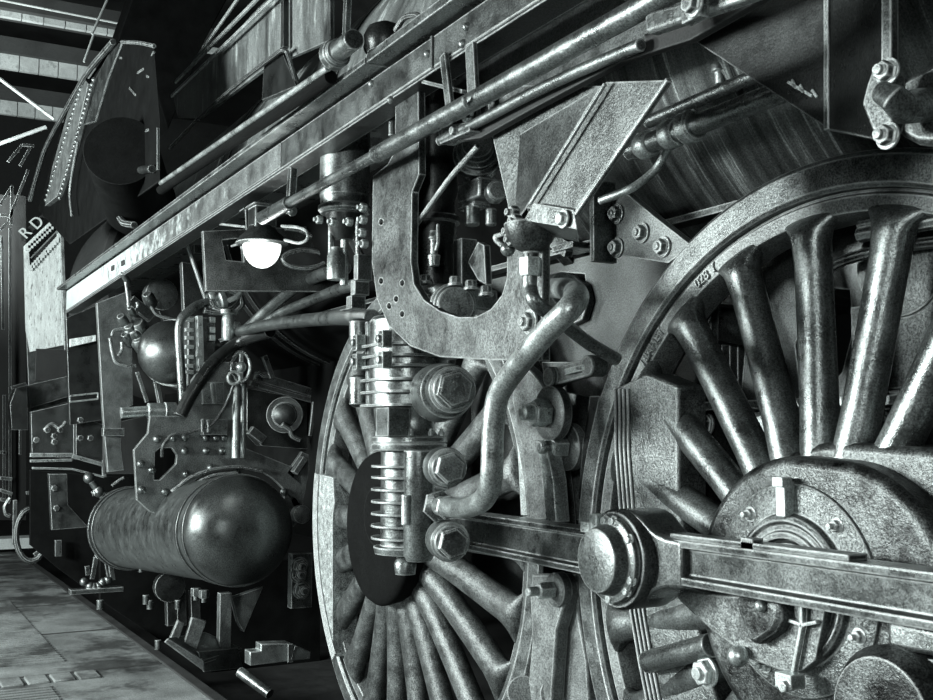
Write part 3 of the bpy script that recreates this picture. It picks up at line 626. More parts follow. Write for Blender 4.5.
# plugs facing along the engine
def plugset(name, px, py, y, r, parent, mat=PUMP, hexr=None):
    c = PY(px, py, y)
    q = MB(); plug(q, c-PN*.05, r, PN); o_ = q.build(name, mat, parent, bevel=0, ang=25)
    q = MB(); q.hexnut(c-PN*.02, PN, r*1.02, .036); q.build('hexagon_head', STEEL, o_, bevel=.002)
    return o_
plugset('valve_plug', 455, 389, -.52, .052, ub)
q = MB(); q.lathe([(-.14, .085), (-.03, .08), (.0, .075)], PY(452, 390, -.52)-PN*.07, PN, 32); q.build('plug_housing', PUMP, ub, bevel=0)
plugset('valve_plug', 450, 468, -.515, .043, lb)
plugset('valve_plug', 453, 543, -.515, .043, lb)
q = MB(); q.lathe([(zc(556), .036), (zc(550), .045), (zc(450), .045)], (PX0+.135, PY0-.03, 0), ZP, 32); q.build('valve_chest', PUMP, lb, bevel=0)
q = MB(); q.lathe([(zc(492), .013), (zc(520), .013)], (PX0+.145, PY0-.078, 0), ZP, 12); q.build('chest_rib', BRIGHT, lb, bevel=0)
q = MB(); q.hexnut(PY(438, 506, -.515), PN, .045, .02); q.hexnut(PY(446, 507, -.515), PN, .034, .03); q.build('union_nut', STEEL, lb, bevel=.002)
q = MB(); q.lathe([(0, .03), (.03, .034), (.04, .03), (.055, .018)], (PX0+.045, PY0-.03, zc(572)), ZP, 20); q.build('drain_plug', STEEL, lb, bevel=0)
# upper part seen through the bracket opening
q = MB(); c = PY(440, 302, -.44)
fr = [c+V((dx, dy, 0)) for dx, dy in ((-.17, -.085), (.13, -.085), (.16, .0), (.13, .12), (-.17, .12))]; q.loft([[v-ZP*.035 for v in fr], [v+ZP*.028 for v in fr]]); th = q.build('top_head', PUMP, ap, bevel=.006)
q = MB()
for px, py in ((455, 286), (471, 290), (425, 284), (486, 296)): q.hexnut(PY(px, py, -.5), ZP, .016, .026, .02)
q.build('head_nuts', STEEL, th, bevel=0)
q = MB(); c = PY(456, 305, -.5); q.lathe([(-.06, .066), (.0, .066), (.006, .058), (.012, .062), (.03, .06), (.034, .05), (.05, .05)], c-PN*.045, PN, 36); q.build('head_plug', STEEL, th, bevel=0, ang=25)
pz = PY(432, 288, -.42)
q = MB(); z2 = PY(432, 224, -.42).z; q.lathe([(pz.z, .075), (z2, .075), (z2, .085), (z2+.02, .085), (z2+.02, .07), (z2+.07, .068), (z2+.1, .078), (z2+.4, .075)], (pz.x, pz.y, 0), ZP, 40); sb = q.build('steam_cylinder', BLACK, ap, bevel=0, ang=25)
q = MB(); q.lathe([(0, .014), (.03, .018), (.034, .011), (.075, .011), (.08, .016), (.1, .012)], PY(434, 266, -.51), ZP, 14); q.tube([PY(438, 225, -.5), PY(438, 242, -.52), PY(436, 250, -.52)], .005, 8); q.build('cylinder_cock', STEEL, sb, bevel=0)
q = MB(); q.tube([PY(414, 228, -.53), PY(450, 178, -.53), PY(478, 146, -.53)], .008, 8); q.build('control_rod', STEEL, ap, bevel=0)
q = MB(); q.bar(PY(465, 240, -.4), PY(465, 290, -.4), .05, .05); q.plate(polyY([(478, 242), (484, 245), (486, 285), (478, 280), (468, 262)], -.42), [], (0, 1, 0), .02); q.build('lit_column', PLATE2, ap)
q = MB(); dd = V((.8, -.5, .33)).normalized(); q.lathe([(-.12, .05), (-.03, .055), (-.025, .07), (.01, .074), (.015, .06), (.03, .062), (.035, .045), (.06, .045)], PY(478, 156, -.36), dd, 28); q.build('steam_valve', STEEL, ap, bevel=0)
q = MB(); q.box(PY(480, 192, -.36), (.13, .08, .06)); q.box(PY(474, 207, -.36), (.1, .06, .014)); q.lathe([(0, .03), (.05, .03)], PY(494, 194, -.38), PN, 18); q.cyl(PY(472, 205, -.38), PY(472, 226, -.38), .022, 16); q.cyl(PY(491, 208, -.36), PY(491, 226, -.36), .016, 14); q.build('governor', STEEL, ap, bevel=.006)
# delivery pipe
q = MB(); q.tube([PY(440, 506, -.515), PY(464, 508, -.54), PY(483, 500, -.575), PY(491, 482, -.595), PY(493, 430, -.60), PY(498, 396, -.60), PY(516, 368, -.605), PY(548, 330, -.615), PY(570, 308, -.61), PY(577, 296, -.55), PY(568, 289, -.42), PY(552, 288, -.25)], .027, 22); dl = q.build('delivery_pipe', LIGHTPIPE, ap, bevel=0)
q = MB(); q.lathe([(-.03, .04), (.03, .04)], PY(552, 290, -.2), XP, 20); q.lathe([(-.02, .048), (.02, .048)], PY(560, 290, -.22), XP, 20); q.build('pipe_union', STEEL, dl, bevel=.003)

# second steam pump behind, with cylinder, cone and valve spindles
sp = thing('steam_pump', 'upright riveted steam cylinder with valve spindles, left of the bracket plate', 'pump', (-1.8, -.46, .85))
c = PY(345, 180, -.46); s_ = SC(c)
zq = lambda py: PY(345, py, -.46).z
q = MB(); q.lathe([(zq(214), 24*s_), (zq(211), 26.5*s_), (zq(207), 26.5*s_), (zq(206), 24*s_), (zq(198), 24.5*s_), (zq(197), 25*s_), (zq(110), 25*s_)], (c.x, c.y, 0), ZP, 48); st = q.build('steam_cylinder', PUMP, sp, bevel=0, ang=25)
q = MB(); q.lathe([(zq(240), 8*s_), (zq(232), 15*s_), (zq(214), 19*s_)], (c.x, c.y, 0), ZP, 32); q.build('cylinder_bottom', BLACK, sp, bevel=0)
q = MB(); q.cyl((c.x, c.y, zq(285)), (c.x, c.y, zq(225)), 4*s_, 16); q.lathe([(0, 9*s_), (.02, 9*s_)], (c.x, c.y, zq(232)), ZP, 16); q.lathe([(zq(280), 9*s_), (zq(256), 9*s_), (zq(252), 6*s_), (zq(248), 6*s_)], (c.x, c.y-.03, 0), ZP, 24); q.build('piston_gland', BRIGHT, sp, bevel=.002)
q = MB(); q.cyl(PY(331, 228, -.5), PY(331, 280, -.5), 3*s_, 12); q.cyl(PY(358, 222, -.5), PY(358, 275, -.5), 2.5*s_, 12); q.box(PY(363, 268, -.5), (9*s_, .05, 24*s_)); q.box(PY(360, 288, -.5), (10*s_, .05, 14*s_)); q.box(PY(356, 303, -.5), (12*s_, .05, 12*s_)); q.build('valve_spindle', STEEL, sp, bevel=.003)
q = MB(); q.cyl(PY(392, 100, -.5), PY(392, 136, -.5), 3.2*s_, 12); q.build('spindle_pipe', STEEL, sp, bevel=0)
q = MB()
for px, py in ((322, 220), (336, 222), (352, 222), (366, 220), (365, 233), (367, 244), (366, 208)): q.hexnut(PY(px, py, -.57), YM, .014, .02, 0, .01)
q.build('cylinder_nuts', BRIGHT, sp, bevel=0)
# ================================================================== BRAKE GEAR BETWEEN THE WHEELS
bh = thing('brake_hanger', 'worn brake hanger assembly with pins and link between the two wheels', 'brake gear', (-1.1, .02, -.6))
q = MB(); q.plate(polyY([(518, 372), (548, 368), (600, 362), (606, 372), (592, 470), (582, 520), (545, 520), (520, 400)], .16), [], (0, 1, 0), .03); q.build('back_plate', DUSTY, bh)
q = MB(); pa, pb = PY(556, 377, -.02), PY(595, 366, -.02); q.bar(pa, pb, .03, .055, (0, 0, 1)); q.cyl(pa+V((0, .03, 0)), pa-V((0, .03, 0)), .032, 18); q.cyl(pb+V((0, .03, 0)), pb-V((0, .03, 0)), .032, 18); lk = q.build('slotted_link', DUSTY, bh, bevel=.005)
q = MB(); q.bar(PY(566, 372, -.045), PY(586, 367, -.045), .012, .018); q.build('link_slot', BRIGHT, lk)
def pin(px, py, y, r, nm):
    c = PY(px, py, y); q = MB(); q.lathe([(0, r), (.03, r), (.035, r*.9), (.037, r*.62)], c+V((0, .04, 0)), YM, 36); o_ = q.build(nm, DUSTY, bh, bevel=.003)
    q = MB(); q.hexnut(c, YM, r*.52, .05); q.lathe([(.045, r*.28), (.085, r*.28), (.09, r*.2)], c, YM, 16); q.build('pin_nut', BRIGHT, o_, bevel=.003)
pin(546, 413, -.06, .085, 'hanger_pin'); pin(563, 447, .02, .075, 'washer_pin'); pin(552, 590, -.05, .052, 'hanger_pin')
q = MB(); q.plate(polyY([(516, 358), (532, 372), (552, 398), (556, 420), (540, 452), (548, 520), (528, 520), (522, 452), (512, 400)], -.03), [], (0, 1, 0), .04); q.build('upper_hanger', DUSTY, bh, bevel=.005)
q = MB(); q.plate(polyY([(536, 440), (546, 446), (553, 480), (556, 522), (546, 522), (543, 480)], -.05), [], (0, 1, 0), .05); q.build('hanger_bar', BRIGHT, bh, bevel=.004)
q = MB(); q.plate(polyY([(532, 574), (560, 574), (566, 596), (556, 630), (550, 720), (525, 720), (532, 640), (530, 596)], -.03), [], (0, 1, 0), .05); q.build('lower_hanger', DUSTY, bh, bevel=.006)
q = MB(); q.plate(polyY([(563, 574), (576, 575), (578, 616), (586, 660), (590, 720), (560, 720), (562, 660), (567, 616)], .02), [], (0, 1, 0), .06); q.build('brake_block', DUSTY, bh, bevel=.006)
q = MB(); q.cyl(PY(523, 692, -.05), PY(523, 692, .1), .05, 24); q.cyl(PY(556, 694, .0), PY(556, 694, .2), .05, 24); q.build('brake_shaft', DUSTY, bh, bevel=.004)
q = MB(); q.plate(polyY([(508, 392), (516, 400), (525, 452), (528, 515), (521, 515), (518, 452)], .0), [], (0, 1, 0), .05); q.build('brake_rod', BRIGHT, bh, bevel=.004)
q = MB(); q.plate(polyY([(590, 396), (600, 396), (590, 440), (584, 500), (578, 500), (583, 440)], .03), [], (0, 1, 0), .04); q.build('stop_bar', BLACK, bh)
# spring gear at the lower right, below the rod
sg = thing('spring_buckle', 'steel spring buckle with rounded spring eye at the lower right corner', 'spring', (.45, -.12, -.45))
q = MB(); fr = polyY([(886, 618), (990, 640), (990, 668), (886, 648)], -.17); q.loft([fr, [p+V((0, .12, 0)) for p in fr]]); q.build('buckle_block', STEEL, sg, bevel=.012)
q = MB(); fr = polyY([(886, 650), (990, 672), (990, 720), (886, 690)], -.15); q.loft([fr, [p+V((0, .1, 0)) for p in fr]]); q.build('buckle_foot', STEEL, sg, bevel=.004)
q = MB(); q.lathe([(0, .13), (.05, .13), (.08, .11), (.085, 0)], PY(908, 712, -.13), YM, 40); q.build('spring_eye', DIRTY, sg, bevel=0)
bs = thing('wheel_stub', 'short round steel stub and nut below the rod knuckle at the wheel rim', 'bolt', PY(690, 660, -.05))
q = MB(); q.tube([PY(648, 662, -.04), PY(712, 645, -.06)], .03, 18); q.build('stub_bar', STEEL, bs, bevel=.003)
q = MB(); q.hexnut(PY(708, 672, -.06), YM, .032, .03, .038, .01); q.build('stub_nut', BRIGHT, bs, bevel=0)

# ================================================================== AIR RESERVOIR
ta, tb = PY(238, 530, -.3), PY(130, 528, -.3)
ax_ = (tb-ta); L_ = ax_.length
R_ = .262
rs_ = thing('air_reservoir', 'large black cylindrical air reservoir with shiny domed end, low at left', 'air tank', ta-ZP*R_)
q = MB(); q.lathe([(0.0, R_*.985), (L_*.99, R_*.985)], ta, ax_, 64); q.build('tank_shell', PIPE, rs_, bevel=0)
q = MB(); n = 14; q.lathe([(-.02-R_*.62*math.cos(PI/2*k/n), R_*1.0*math.sin(PI/2*k/n)) for k in range(n+1)]+[(.0, R_)], ta, ax_, 64); q.build('domed_end', TANKM, rs_, bevel=0)
for t_, rr in ((.0, 1.03), (.13, 1.02), (L_*.985, 1.06), (L_*.95, 1.03)):
    q = MB(); q.lathe([(0, R_*.97), (0, R_*rr), (.035, R_*rr), (.035, R_*.97)], ta+ax_/L_*t_, ax_, 64, True); q.build('tank_band', TANKM, rs_, bevel=.003)
q = MB()
for px, py in ((141, 562), (196, 588), (204, 590)): q.hexnut(PY(px, py, -.38), -ZP, .025, .04, .0, .02)
q.build('drain_cock', STEEL, rs_, bevel=0)
# saddle bracket plate holding the tank, with rivets
XS = -4.05
arc = [(235+64*math.cos(a), 532-66*math.sin(a)) for a in [math.radians(t) for t in range(8, 176, 8)]]
out = [(134, 450), (148, 433), (150, 416), (186, 416), (192, 380), (205, 362), (237, 362), (240, 446), (300, 470), (303, 500), (298, 523)]+arc+[(150, 512), (137, 500)]
hole = [(155, 452), (160, 448), (172, 448), (177, 455), (176, 464), (160, 480), (154, 480)]
sbk = thing('reservoir_bracket', 'riveted steel bracket plate behind the top of the air reservoir', 'bracket', PX(220, 460, XS))
q = MB(); q.plate(polyX(out, XS), [polyX(hole, XS)], (-1, 0, 0), .03); q.build('bracket_plate', MID, sbk, bevel=.004)
q = MB(); q.tube(polyX([(172, 492), (190, 478), (212, 470), (240, 467), (262, 471)], XS+.03), .012, 8); q.tube(polyX([(178, 500), (192, 486), (212, 476), (236, 473)], XS+.05), .01, 8); q.build('saddle_angle', STEEL, sbk, bevel=0)
q = MB()
for px, py in ((157, 439), (173, 438), (185, 438), (206, 438), (216, 438), (224, 438), (185, 451), (206, 451), (222, 451), (141, 464), (142, 490), (186, 474), (211, 468), (237, 473), (165, 492), (284, 492), (152, 470)): q.ball(PX(px, py, XS+.002), .022, 12, XP, True)
q.build('rivets', STEEL, sbk, bevel=0)
q = MB(); q.cyl(PX(236, 384, XS+.04), PX(236, 458, XS+.04), .024, 16); q.cyl(PX(243, 384, XS+.0), PX(243, 458, XS+.0), .016, 12); q.build('upright_pipe', BRIGHT, sbk, bevel=0)
q = MB(); q.plate(polyX([(202, 382), (224, 382), (224, 404), (203, 404)], XS+.03), [], (-1, 0, 0), .03); q.bar(PX(213, 383, XS+.04), PX(215, 403, XS+.04), .02, .02); q.box(PX(214, 427, XS+.03), (.05, .13, .085)); q.bar(PX(202, 420, XS+.06), PX(202, 432, XS+.06), .02, .01); q.bar(PX(208, 420, XS+.06), PX(208, 432, XS+.06), .02, .01); q.build('name_plates', STEEL, sbk, bevel=.003)
q = MB(); q.plate(polyX([(284, 478), (302, 452), (309, 455), (309, 470), (300, 520), (290, 530), (284, 516)], XS+.0), [], (-1, 0, 0), .03); q.bar(PX(294, 473, XS+.03), PX(304, 458, XS+.03), .05, .03); q.lathe([(0, .05), (.05, .05), (.06, .03)], PX(299, 514, XS+.03), XP, 20); q.build('side_lug', MID, sbk)
q = MB()
for px, py in ((299, 566), (298, 574), (301, 590)): q.hexnut(PX(px, py, XS+.0), XP, .04, .05, .05, .02)
q.box(PX(300, 580, XS-.05), (.06, .12, .3)); q.build('lower_bolts', STEEL, sbk, bevel=.003)
# hand wheel with wire hanging from it
hw = thing('hand_wheel', 'small oval looking hand wheel with a thin wire hanging below it', 'valve wheel', PX(240, 384, XS+.12))
q = MB(); c = PX(241, 367, XS+.12); s_ = SC(c); pts = [c+V((math.cos(t)*.02, math.cos(t)*8.5*s_, math.sin(t)*15*s_)) for t in [2*PI*i/28 for i in range(29)]]; q.tube(pts, .013, 10, False); q.build('wheel_rim', STEEL, hw, bevel=0)
q = MB(); q.ball(c, .03); q.bar(c-ZP*14*s_, c+ZP*14*s_, .02, .014, (1, 0, 0)); c2 = PX(234, 378, XS+.12); q.tube([c2+V((0, math.cos(t)*6*s_, math.sin(t)*6*s_)) for t in [2*PI*i/18 for i in range(19)]], .01, 8, False); q.build('wheel_hub', BRIGHT, hw, bevel=0)
q = MB(); q.tube([PX(234, 384, XS+.1), PX(226, 404, XS+.08), PX(212, 424, XS+.06), PX(190, 432, XS+.05), PX(172, 435, XS+.05), PX(163, 446, XS+.05), PX(162, 456, XS)], .009, 8); q.build('wire', BLACK, hw, bevel=0)
# small reservoir
XR = -4.4
c = PX(170, 352, XR); s_ = SC(c); r_ = 32*s_
sm = thing('brake_cylinder', 'small black round tank with shiny dome among pipes, left of the valve block', 'air tank', c-ZP*r_)
dd = V((.85, -.5, .0)).normalized()
q = MB(); n = 14; q.lathe([(-r_*.75*math.cos(PI/2*k/n), r_*math.sin(PI/2*k/n)) for k in range(n+1)]+[(.12, r_)], c, -dd, 48); q.build('dome', TANKM, sm, bevel=0)
for t_ in (.05, .12, .2):
    q = MB(); q.lathe([(0, r_*.9), (0, r_*1.06), (.03, r_*1.06), (.03, r_*.9)], c-dd*t_, -dd, 48, True); q.build('flange_ring', STEEL, sm, bevel=.003)
q = MB(); q.lathe([(0, r_*.95), (.5, r_*.95)], c-dd*.1, -dd, 40); q.build('body', TANKM, sm, bevel=0)
q = MB()
for a, bb in (((137, 372), (147, 402)), ((156, 374), (162, 408)), ((154, 376), (160, 408))): q.bar(PX(*a, XR-.1), PX(*bb, XR-.1), .02, .016, (1, 0, 0))
q.build('stay', STEEL, sm)
q = MB(); q.cyl(PX(121, 413, XR), PX(150, 411, XR), .03, 16); q.lathe([(-.05, .045), (.05, .045)], PX(157, 411, XR), V((0, 1, 0)), 14); q.lathe([(-.03, .05), (.03, .05)], PX(170, 411, XR), V((0, 1, 0)), 14); q.cyl(PX(150, 411, XR), PX(184, 410, XR), .022, 14); q.build('cross_pipe', BRIGHT, sm, bevel=.003)
# valve block and fittings
vb = thing('valve_block', 'ribbed valve block with tangle of small fittings beside the round tank', 'valve', PX(205, 390, XS))
q = MB(); q.box(PX(199, 352, XS-.1), (.1, 28*SC(PX(199, 352, XS)), 70*SC(PX(199, 352, XS)))); bl = q.build('block', PLATE, vb, bevel=.006)
q = MB()
for py in (320, 330, 338, 347, 357, 366, 372):
    q.box(PX(189, py, XS-.02), (.03, 9*.0048, .02))
    if py < 345: q.box(PX(212, py, XS-.02), (.03, 6*.0048, .03))
q.bar(PX(199, 316, XS-.03), PX(201, 385, XS-.03), .03, .04, (1, 0, 0)); q.box(PX(199, 352, XS+.0), (.03, .03, .05)); q.build('block_ribs', BRIGHT, bl, bevel=.004)
q = MB()
for px, py, r, l, dz in ((228, 328, .035, .14, 1), (226, 312, .045, .03, 1), (234, 326, .025, .06, 0), (240, 332, .035, .05, 0), (250, 330, .04, .03, 0), (222, 300, .05, .04, 0), (214, 296, .03, .06, 0)):
    q.lathe([(-l/2, r*.8), (-l/3, r), (l/3, r), (l/2, r*.8)], PX(px, py, XS+.05), ZP if dz else V((0, 1, .3)), 16)
q.build('unions', BRIGHT, vb, bevel=.003)
q = MB()
for P_ in ([(210, 300), (216, 308), (226, 309), (234, 304), (238, 296), (228, 290)], [(232, 290), (240, 296), (242, 305), (236, 312)], [(204, 310), (214, 312), (236, 312)], [(206, 286), (222, 292), (232, 290)]): q.tube(polyX(P_, XS+.06), .018, 8)
q.build('small_pipes', STEEL, vb, bevel=0)
q = MB()
for a, bb, r in (((186, 240), (207, 302), .013), ((206, 254), (225, 288), .01), ((208, 272), (212, 288), .012), ((213, 272), (217, 286), .012), ((207, 302), (214, 311), .013)): q.tube([PX(*a, XS+.05), PX(*bb, XS+.05)], r, 8)
q.build('valve_levers', STEEL, vb, bevel=0)
q = MB(); q.plate(polyX([(182, 262), (196, 264), (204, 300), (184, 310)], XS-.1), [], (-1, 0, 0), .05); q.box(PX(202, 250, XS-.05), (.05, .1, .05)); q.build('stand', PLATE, vb)
def pipe(name, label, pts, r, mat=PIPE, col=None):
    q = MB(); P_ = [PX(*p[:2], p[2]) if len(p) == 3 else PX(*p, XS) for p in pts]
    q.tube(P_, r, 14); return tag(q.build(name, mat, None, bevel=0), label, 'pipe')
pipe('air_pipe', 'thick pipe running level from the valve fittings to the compressor', [(238, 332, -4.0), (262, 326, -3.6), (300, 321, -3.0), (335, 318, -2.4), (372, 318, -1.6)], .030)
pipe('air_pipe', 'upper bent pipe rising from the valve fittings behind the lamp', [(246, 330, -3.9), (268, 310, -3.7), (292, 290, -3.4), (318, 276, -3.0), (345, 268, -2.6)], .030)
pipe('air_pipe', 'middle pipe slanting up between the two other air pipes', [(252, 332, -3.9), (280, 314, -3.6), (312, 300, -3.2), (340, 289, -2.7), (358, 284, -2.4)], .026)
pipe('air_pipe', 'dark pipe bending up and right from the tall thin pipe', [(180, 416, -3.95), (190, 396, -3.95), (214, 362, -3.95), (240, 342, -3.95), (270, 331, -3.7)], .036, BLACK)
pipe('air_pipe', 'tall thin hooked pipe in front of the small round tank', [(214, 300, -4.0), (196, 306, -4.0), (182, 318, -4.0), (179, 332, -4.0), (181, 370, -4.0), (184, 415, -4.0)], .024, STEEL)
pipe('air_pipe', 'short curved pipe under the lit lamp', [(253, 268, -3.3), (246, 284, -3.4), (238, 296, -3.6), (230, 300, -3.8)], .014)
# fittings left of the small tank
vf = thing('governor_valve', 'cluster of small valves and wire loops under the far end of the board', 'valve', PX(135, 330, -4.8))
q = MB()
for P_ in ([(126, 282), (128, 296), (130, 312), (137, 324)], [(112, 336), (114, 331), (124, 329), (138, 328)], [(110, 338), (112, 350), (116, 362), (128, 366), (136, 366)], [(118, 356), (122, 350), (122, 342)], [(150, 304), (156, 314), (168, 318), (178, 320)], [(134, 318), (138, 306), (137, 302)]): q.tube(polyX(P_, -4.75), .011, 8)
q.build('wire_loops', STEEL, vf, bevel=0)
q = MB(); q.bar(PX(130, 300, -4.8), PX(152, 318, -4.8), .06, .05, (1, 0, 0)); q.build('link_arm', PLATE2, vf)
q = MB(); c = PX(158, 296, -5.2); q.lathe([(0, .10), (.1, .10), (.11, .05)], c, XP, 24)
for px, py, r in ((140, 328, .05), (132, 332, .035), (128, 340, .03), (141, 344, .05), (136, 336, .04), (124, 322, .03), (133, 314, .02), (126, 279, .02), (150, 300, .035)): q.lathe([(-.05, r*.7), (-.03, r), (.03, r), (.05, r*.7)], PX(px, py, -4.75), V((.5, -.5, .6)), 12)
q.build('valve_bodies', STEEL, vf, bevel=.003)
# plates under the running board, left
lp = thing('frame_stay', 'tall grey upright steel plate under the far end of the running board', 'plate', PX(115, 470, -5.4))
q = MB(); q.plate(polyX([(97, 303), (131, 290), (133, 405), (121, 410), (121, 450), (124, 470), (108, 472), (105, 440), (103, 412)], -5.4), [], (-1, 0, 0), .05); q.build('upright_plate', MID, lp, bevel=.004)
q = MB(); q.box(PX(113, 432, -5.38), (.06, .13, .05)); q.build('plate_clip', STEEL, lp)
q = MB(); q.plate(polyX([(104, 425), (150, 415), (150, 430), (134, 450), (136, 474), (104, 474)], -5.6), [], (-1, 0, 0), .05); q.build('lower_plate', SHADOWY, lp)  # darkened so the hole in the bracket shows shade behind it
q = MB(); q.plate(polyX([(66, 318), (97, 305), (103, 420), (70, 425)], -7.2), [], (-1, 0, 0), .05); q.build('dark_panel', BLACK, lp)
q = MB(); q.plate(polyX([(70, 339), (96, 335), (96, 341), (70, 347)], -7.15), [], (-1, 0, 0), .03); q.build('white_strip', PEEL, lp)
q = MB()
for a, bb in (((70, 396), (98, 393)), ((70, 402), (98, 399)), ((98, 393), (98, 399)), ((70, 396), (70, 402))): q.bar(PX(*a, -7.1), PX(*bb, -7.1), .012, .012)
q.build('rail_loop', BRIGHT, lp)
# slotted bracket sheet behind the lamp
ls = thing('slotted_sheet', 'dark steel sheet with oval hole behind the lit lamp', 'plate', PX(280, 290, -3.1))
q = MB(); q.plate(polyX([(203, 231), (372, 224), (372, 292), (206, 291)], -3.1), [polyX(circ(305, 259, 20, 7.5), -3.1), polyX([(222, 240), (242, 238), (244, 262), (226, 260)], -3.1), polyX([(330, 230), (366, 228), (366, 250), (340, 246)], -3.1)], (-1, 0, 0), .03); q.build('sheet', PLATE2, ls)
q = MB(); q.tube(polyX(circ(305, 259, 22, 9, 28)+[(327, 259)], -3.08), .012, 8, False); q.tube(polyX([(285, 228), (300, 230), (312, 236)], -3.08), .012, 8); q.build('hole_edge', STEEL, ls, bevel=0)
# axle box and spring gear in the shadows between tank and left wheel
ab = thing('axle_box', 'dark axle box with round boss in the shadows above the air reservoir', 'axle box', PX(285, 440, -4.6))
q = MB(); q.plate(polyX([(247, 388), (320, 402), (316, 450), (262, 446), (247, 430)], -4.6), [], (-1, 0, 0), .1); q.build('box_face', PLATE, ab)
q = MB(); c = PX(285, 415, -4.58); q.lathe([(0, .11), (.03, .11), (.03, .075), (.06, .07), (.08, .04), (.09, 0)], c, V((.9, -.4, 0)), 32); q.build('round_boss', PLATE, ab, bevel=.004)
q = MB(); q.bar(PX(255, 376, -4.55), PX(322, 396, -4.55), .04, .05); q.bar(PX(250, 383, -4.55), PX(320, 403, -4.55), .03, .03); q.bar(PX(264, 356, -4.5), PX(272, 378, -4.5), .03, .03); q.bar(PX(314, 402, -4.5), PX(310, 436, -4.5), .02, .02); q.tube(polyX([(258, 372), (264, 376), (272, 376)], -4.5), .015, 8); q.build('spring_rods', STEEL, ab)
q = MB(); q.tube(polyX([(282, 424), (290, 430), (292, 436), (300, 440)], -4.5), .014, 8); q.bar(PX(250, 430, -4.5), PX(263, 440, -4.5), .05, .05); q.build('oil_pipe', STEEL, ab, bevel=0)
q = MB(); q.plate(polyX([(238, 300), (338, 330), (330, 470), (245, 440)], -5.8), [], (-1, 0, 0), .03); q.build('shade_backing', VOID, ab)  # added black sheet in place of the shade behind the axle box
# lamp
LY = -.52
lc = PY(262, 246, LY); s_ = SC(lc)
lm = thing('inspection_lamp', 'lit lamp with round glass globe and conical metal shade under the board', 'lamp', lc-ZP*24*s_)
q = MB(); q.lathe([(24*s_*math.sin(t)*.93, 19*s_*math.cos(t)) for t in [-PI/2+ (PI/2+.15)*k/12 for k in range(13)]]+[(.005, 0)], lc, ZP, 32); q.build('glass_globe', gm, lm, bevel=0)
q = MB(); q.lathe([(1*s_, 24*s_), (2.5*s_, 26*s_), (9*s_, 22*s_), (15*s_, 15*s_), (20*s_, 13*s_), (21*s_, 0)], lc, ZP, 40); q.build('lamp_shade', PLATE2, lm, bevel=0)
q = MB(); q.box(lc+V((-.0, .0, 28*s_)), (.1, .09, 22*s_)); q.box(lc+V((.0, .0, 40*s_)), (.12, .11, 3*s_)); q.build('lamp_socket', PLATE, lm, bevel=.006)
q = MB(); q.box(PY(245, 207, LY), (.06, .03, .03)); q.bar(PY(246, 208, LY), PY(247, 230, LY), .008, .008); q.tube([PY(285, 240, LY), PY(300, 243, LY), (PY(308, 236, LY)), PY(300, 228, LY), PY(282, 226, LY)], .006, 8); q.tube([PY(232, 246, LY), PY(241, 244, LY), PY(242, 249, LY)], .006, 8); q.build('lamp_clip', STEEL, lm)
q = MB(); q.cyl(PY(220, 224, LY), PY(246, 227, LY), .006, 8); q.build('lamp_cable', STEEL, lm, bevel=0)
pl = bpy.data.lights.new('lamp_bulb', 'POINT'); pl.energy = 9; pl.shadow_soft_size = .05; pl.color = (.95, 1, .98)
po = bpy.data.objects.new('lamp_bulb', pl); C.objects.link(po); po.location = lc-ZP*30*s_+V((.05, -.05, 0))

# ================================================================== FAR LEFT: DEFLECTOR, PANELS, STEPS
DY = -.62
sd = thing('smoke_deflector', 'tall curved black smoke deflector with a bright riveted edge strip, far left', 'smoke deflector', PY(70, 215, DY))
q = MB(); q.loft([polyY([(113, 44), (122, 41), (154, 45), (160, 120), (160, 182), (70, 245), (38, 210), (66, 112)], DY+.06), polyY([(113, 44), (122, 41), (154, 45), (160, 120), (160, 182), (70, 245), (38, 210), (66, 112)], DY+.02)]); q.build('deflector_plate', VOID, sd, bevel=.01)
q = MB(); fr = polyY([(113, 45), (122, 42), (108, 78), (95, 122), (83, 125), (92, 84)], DY-.0); q.loft([fr, [p+V((0, .05, 0)) for p in fr]]); q.build('curved_edge', PLATE2, sd, bevel=.006)
q = MB(); fr = polyY([(84, 78), (88, 84), (70, 160), (57, 196), (45, 206), (52, 168), (68, 112)], DY-.02); q.loft([fr, [p+V((0, .05, 0)) for p in fr]]); q.build('bright_strip', DUSTY, sd, bevel=.004)
q = MB()
for (a, bb, n) in (((84, 80), (46, 200), 26), ((94, 80), (60, 198), 26)):
    for k in range(n): t = k/(n-1); q.ball(PY(a[0]+(bb[0]-a[0])*t, a[1]+(bb[1]-a[1])*t, DY-.02), .018, 8, YM, True)
q.build('rivets', STEEL, sd, bevel=0)
q = MB(); q.tube(polyY([(113, 42), (88, 72), (66, 110), (45, 150), (30, 200)], DY-.03), .02, 8); q.tube(polyY([(122, 42), (140, 43), (154, 46)], DY), .012, 8); q.tube(polyY([(78, 142), (70, 190), (72, 216)], DY-.03), .01, 8); q.bar(PY(158, 128, DY), PY(158, 170, DY), .012, .012); q.build('hand_bar', STEEL, sd, bevel=0)
q = MB()
for a, bb in (((152, 55), (154, 52)), ((138, 73), (144, 69)), ((147, 76), (149, 77)), ((120, 58), (122, 58)), ((130, 88), (136, 95)), ((136, 131), (142, 131)), ((146, 131), (149, 130))): q.bar(PY(*a, DY+.018), PY(*bb, DY+.018), .01, .012)
q.build('plate_glints', STEEL, sd)  # small glints modelled as light steel bars on the black plate
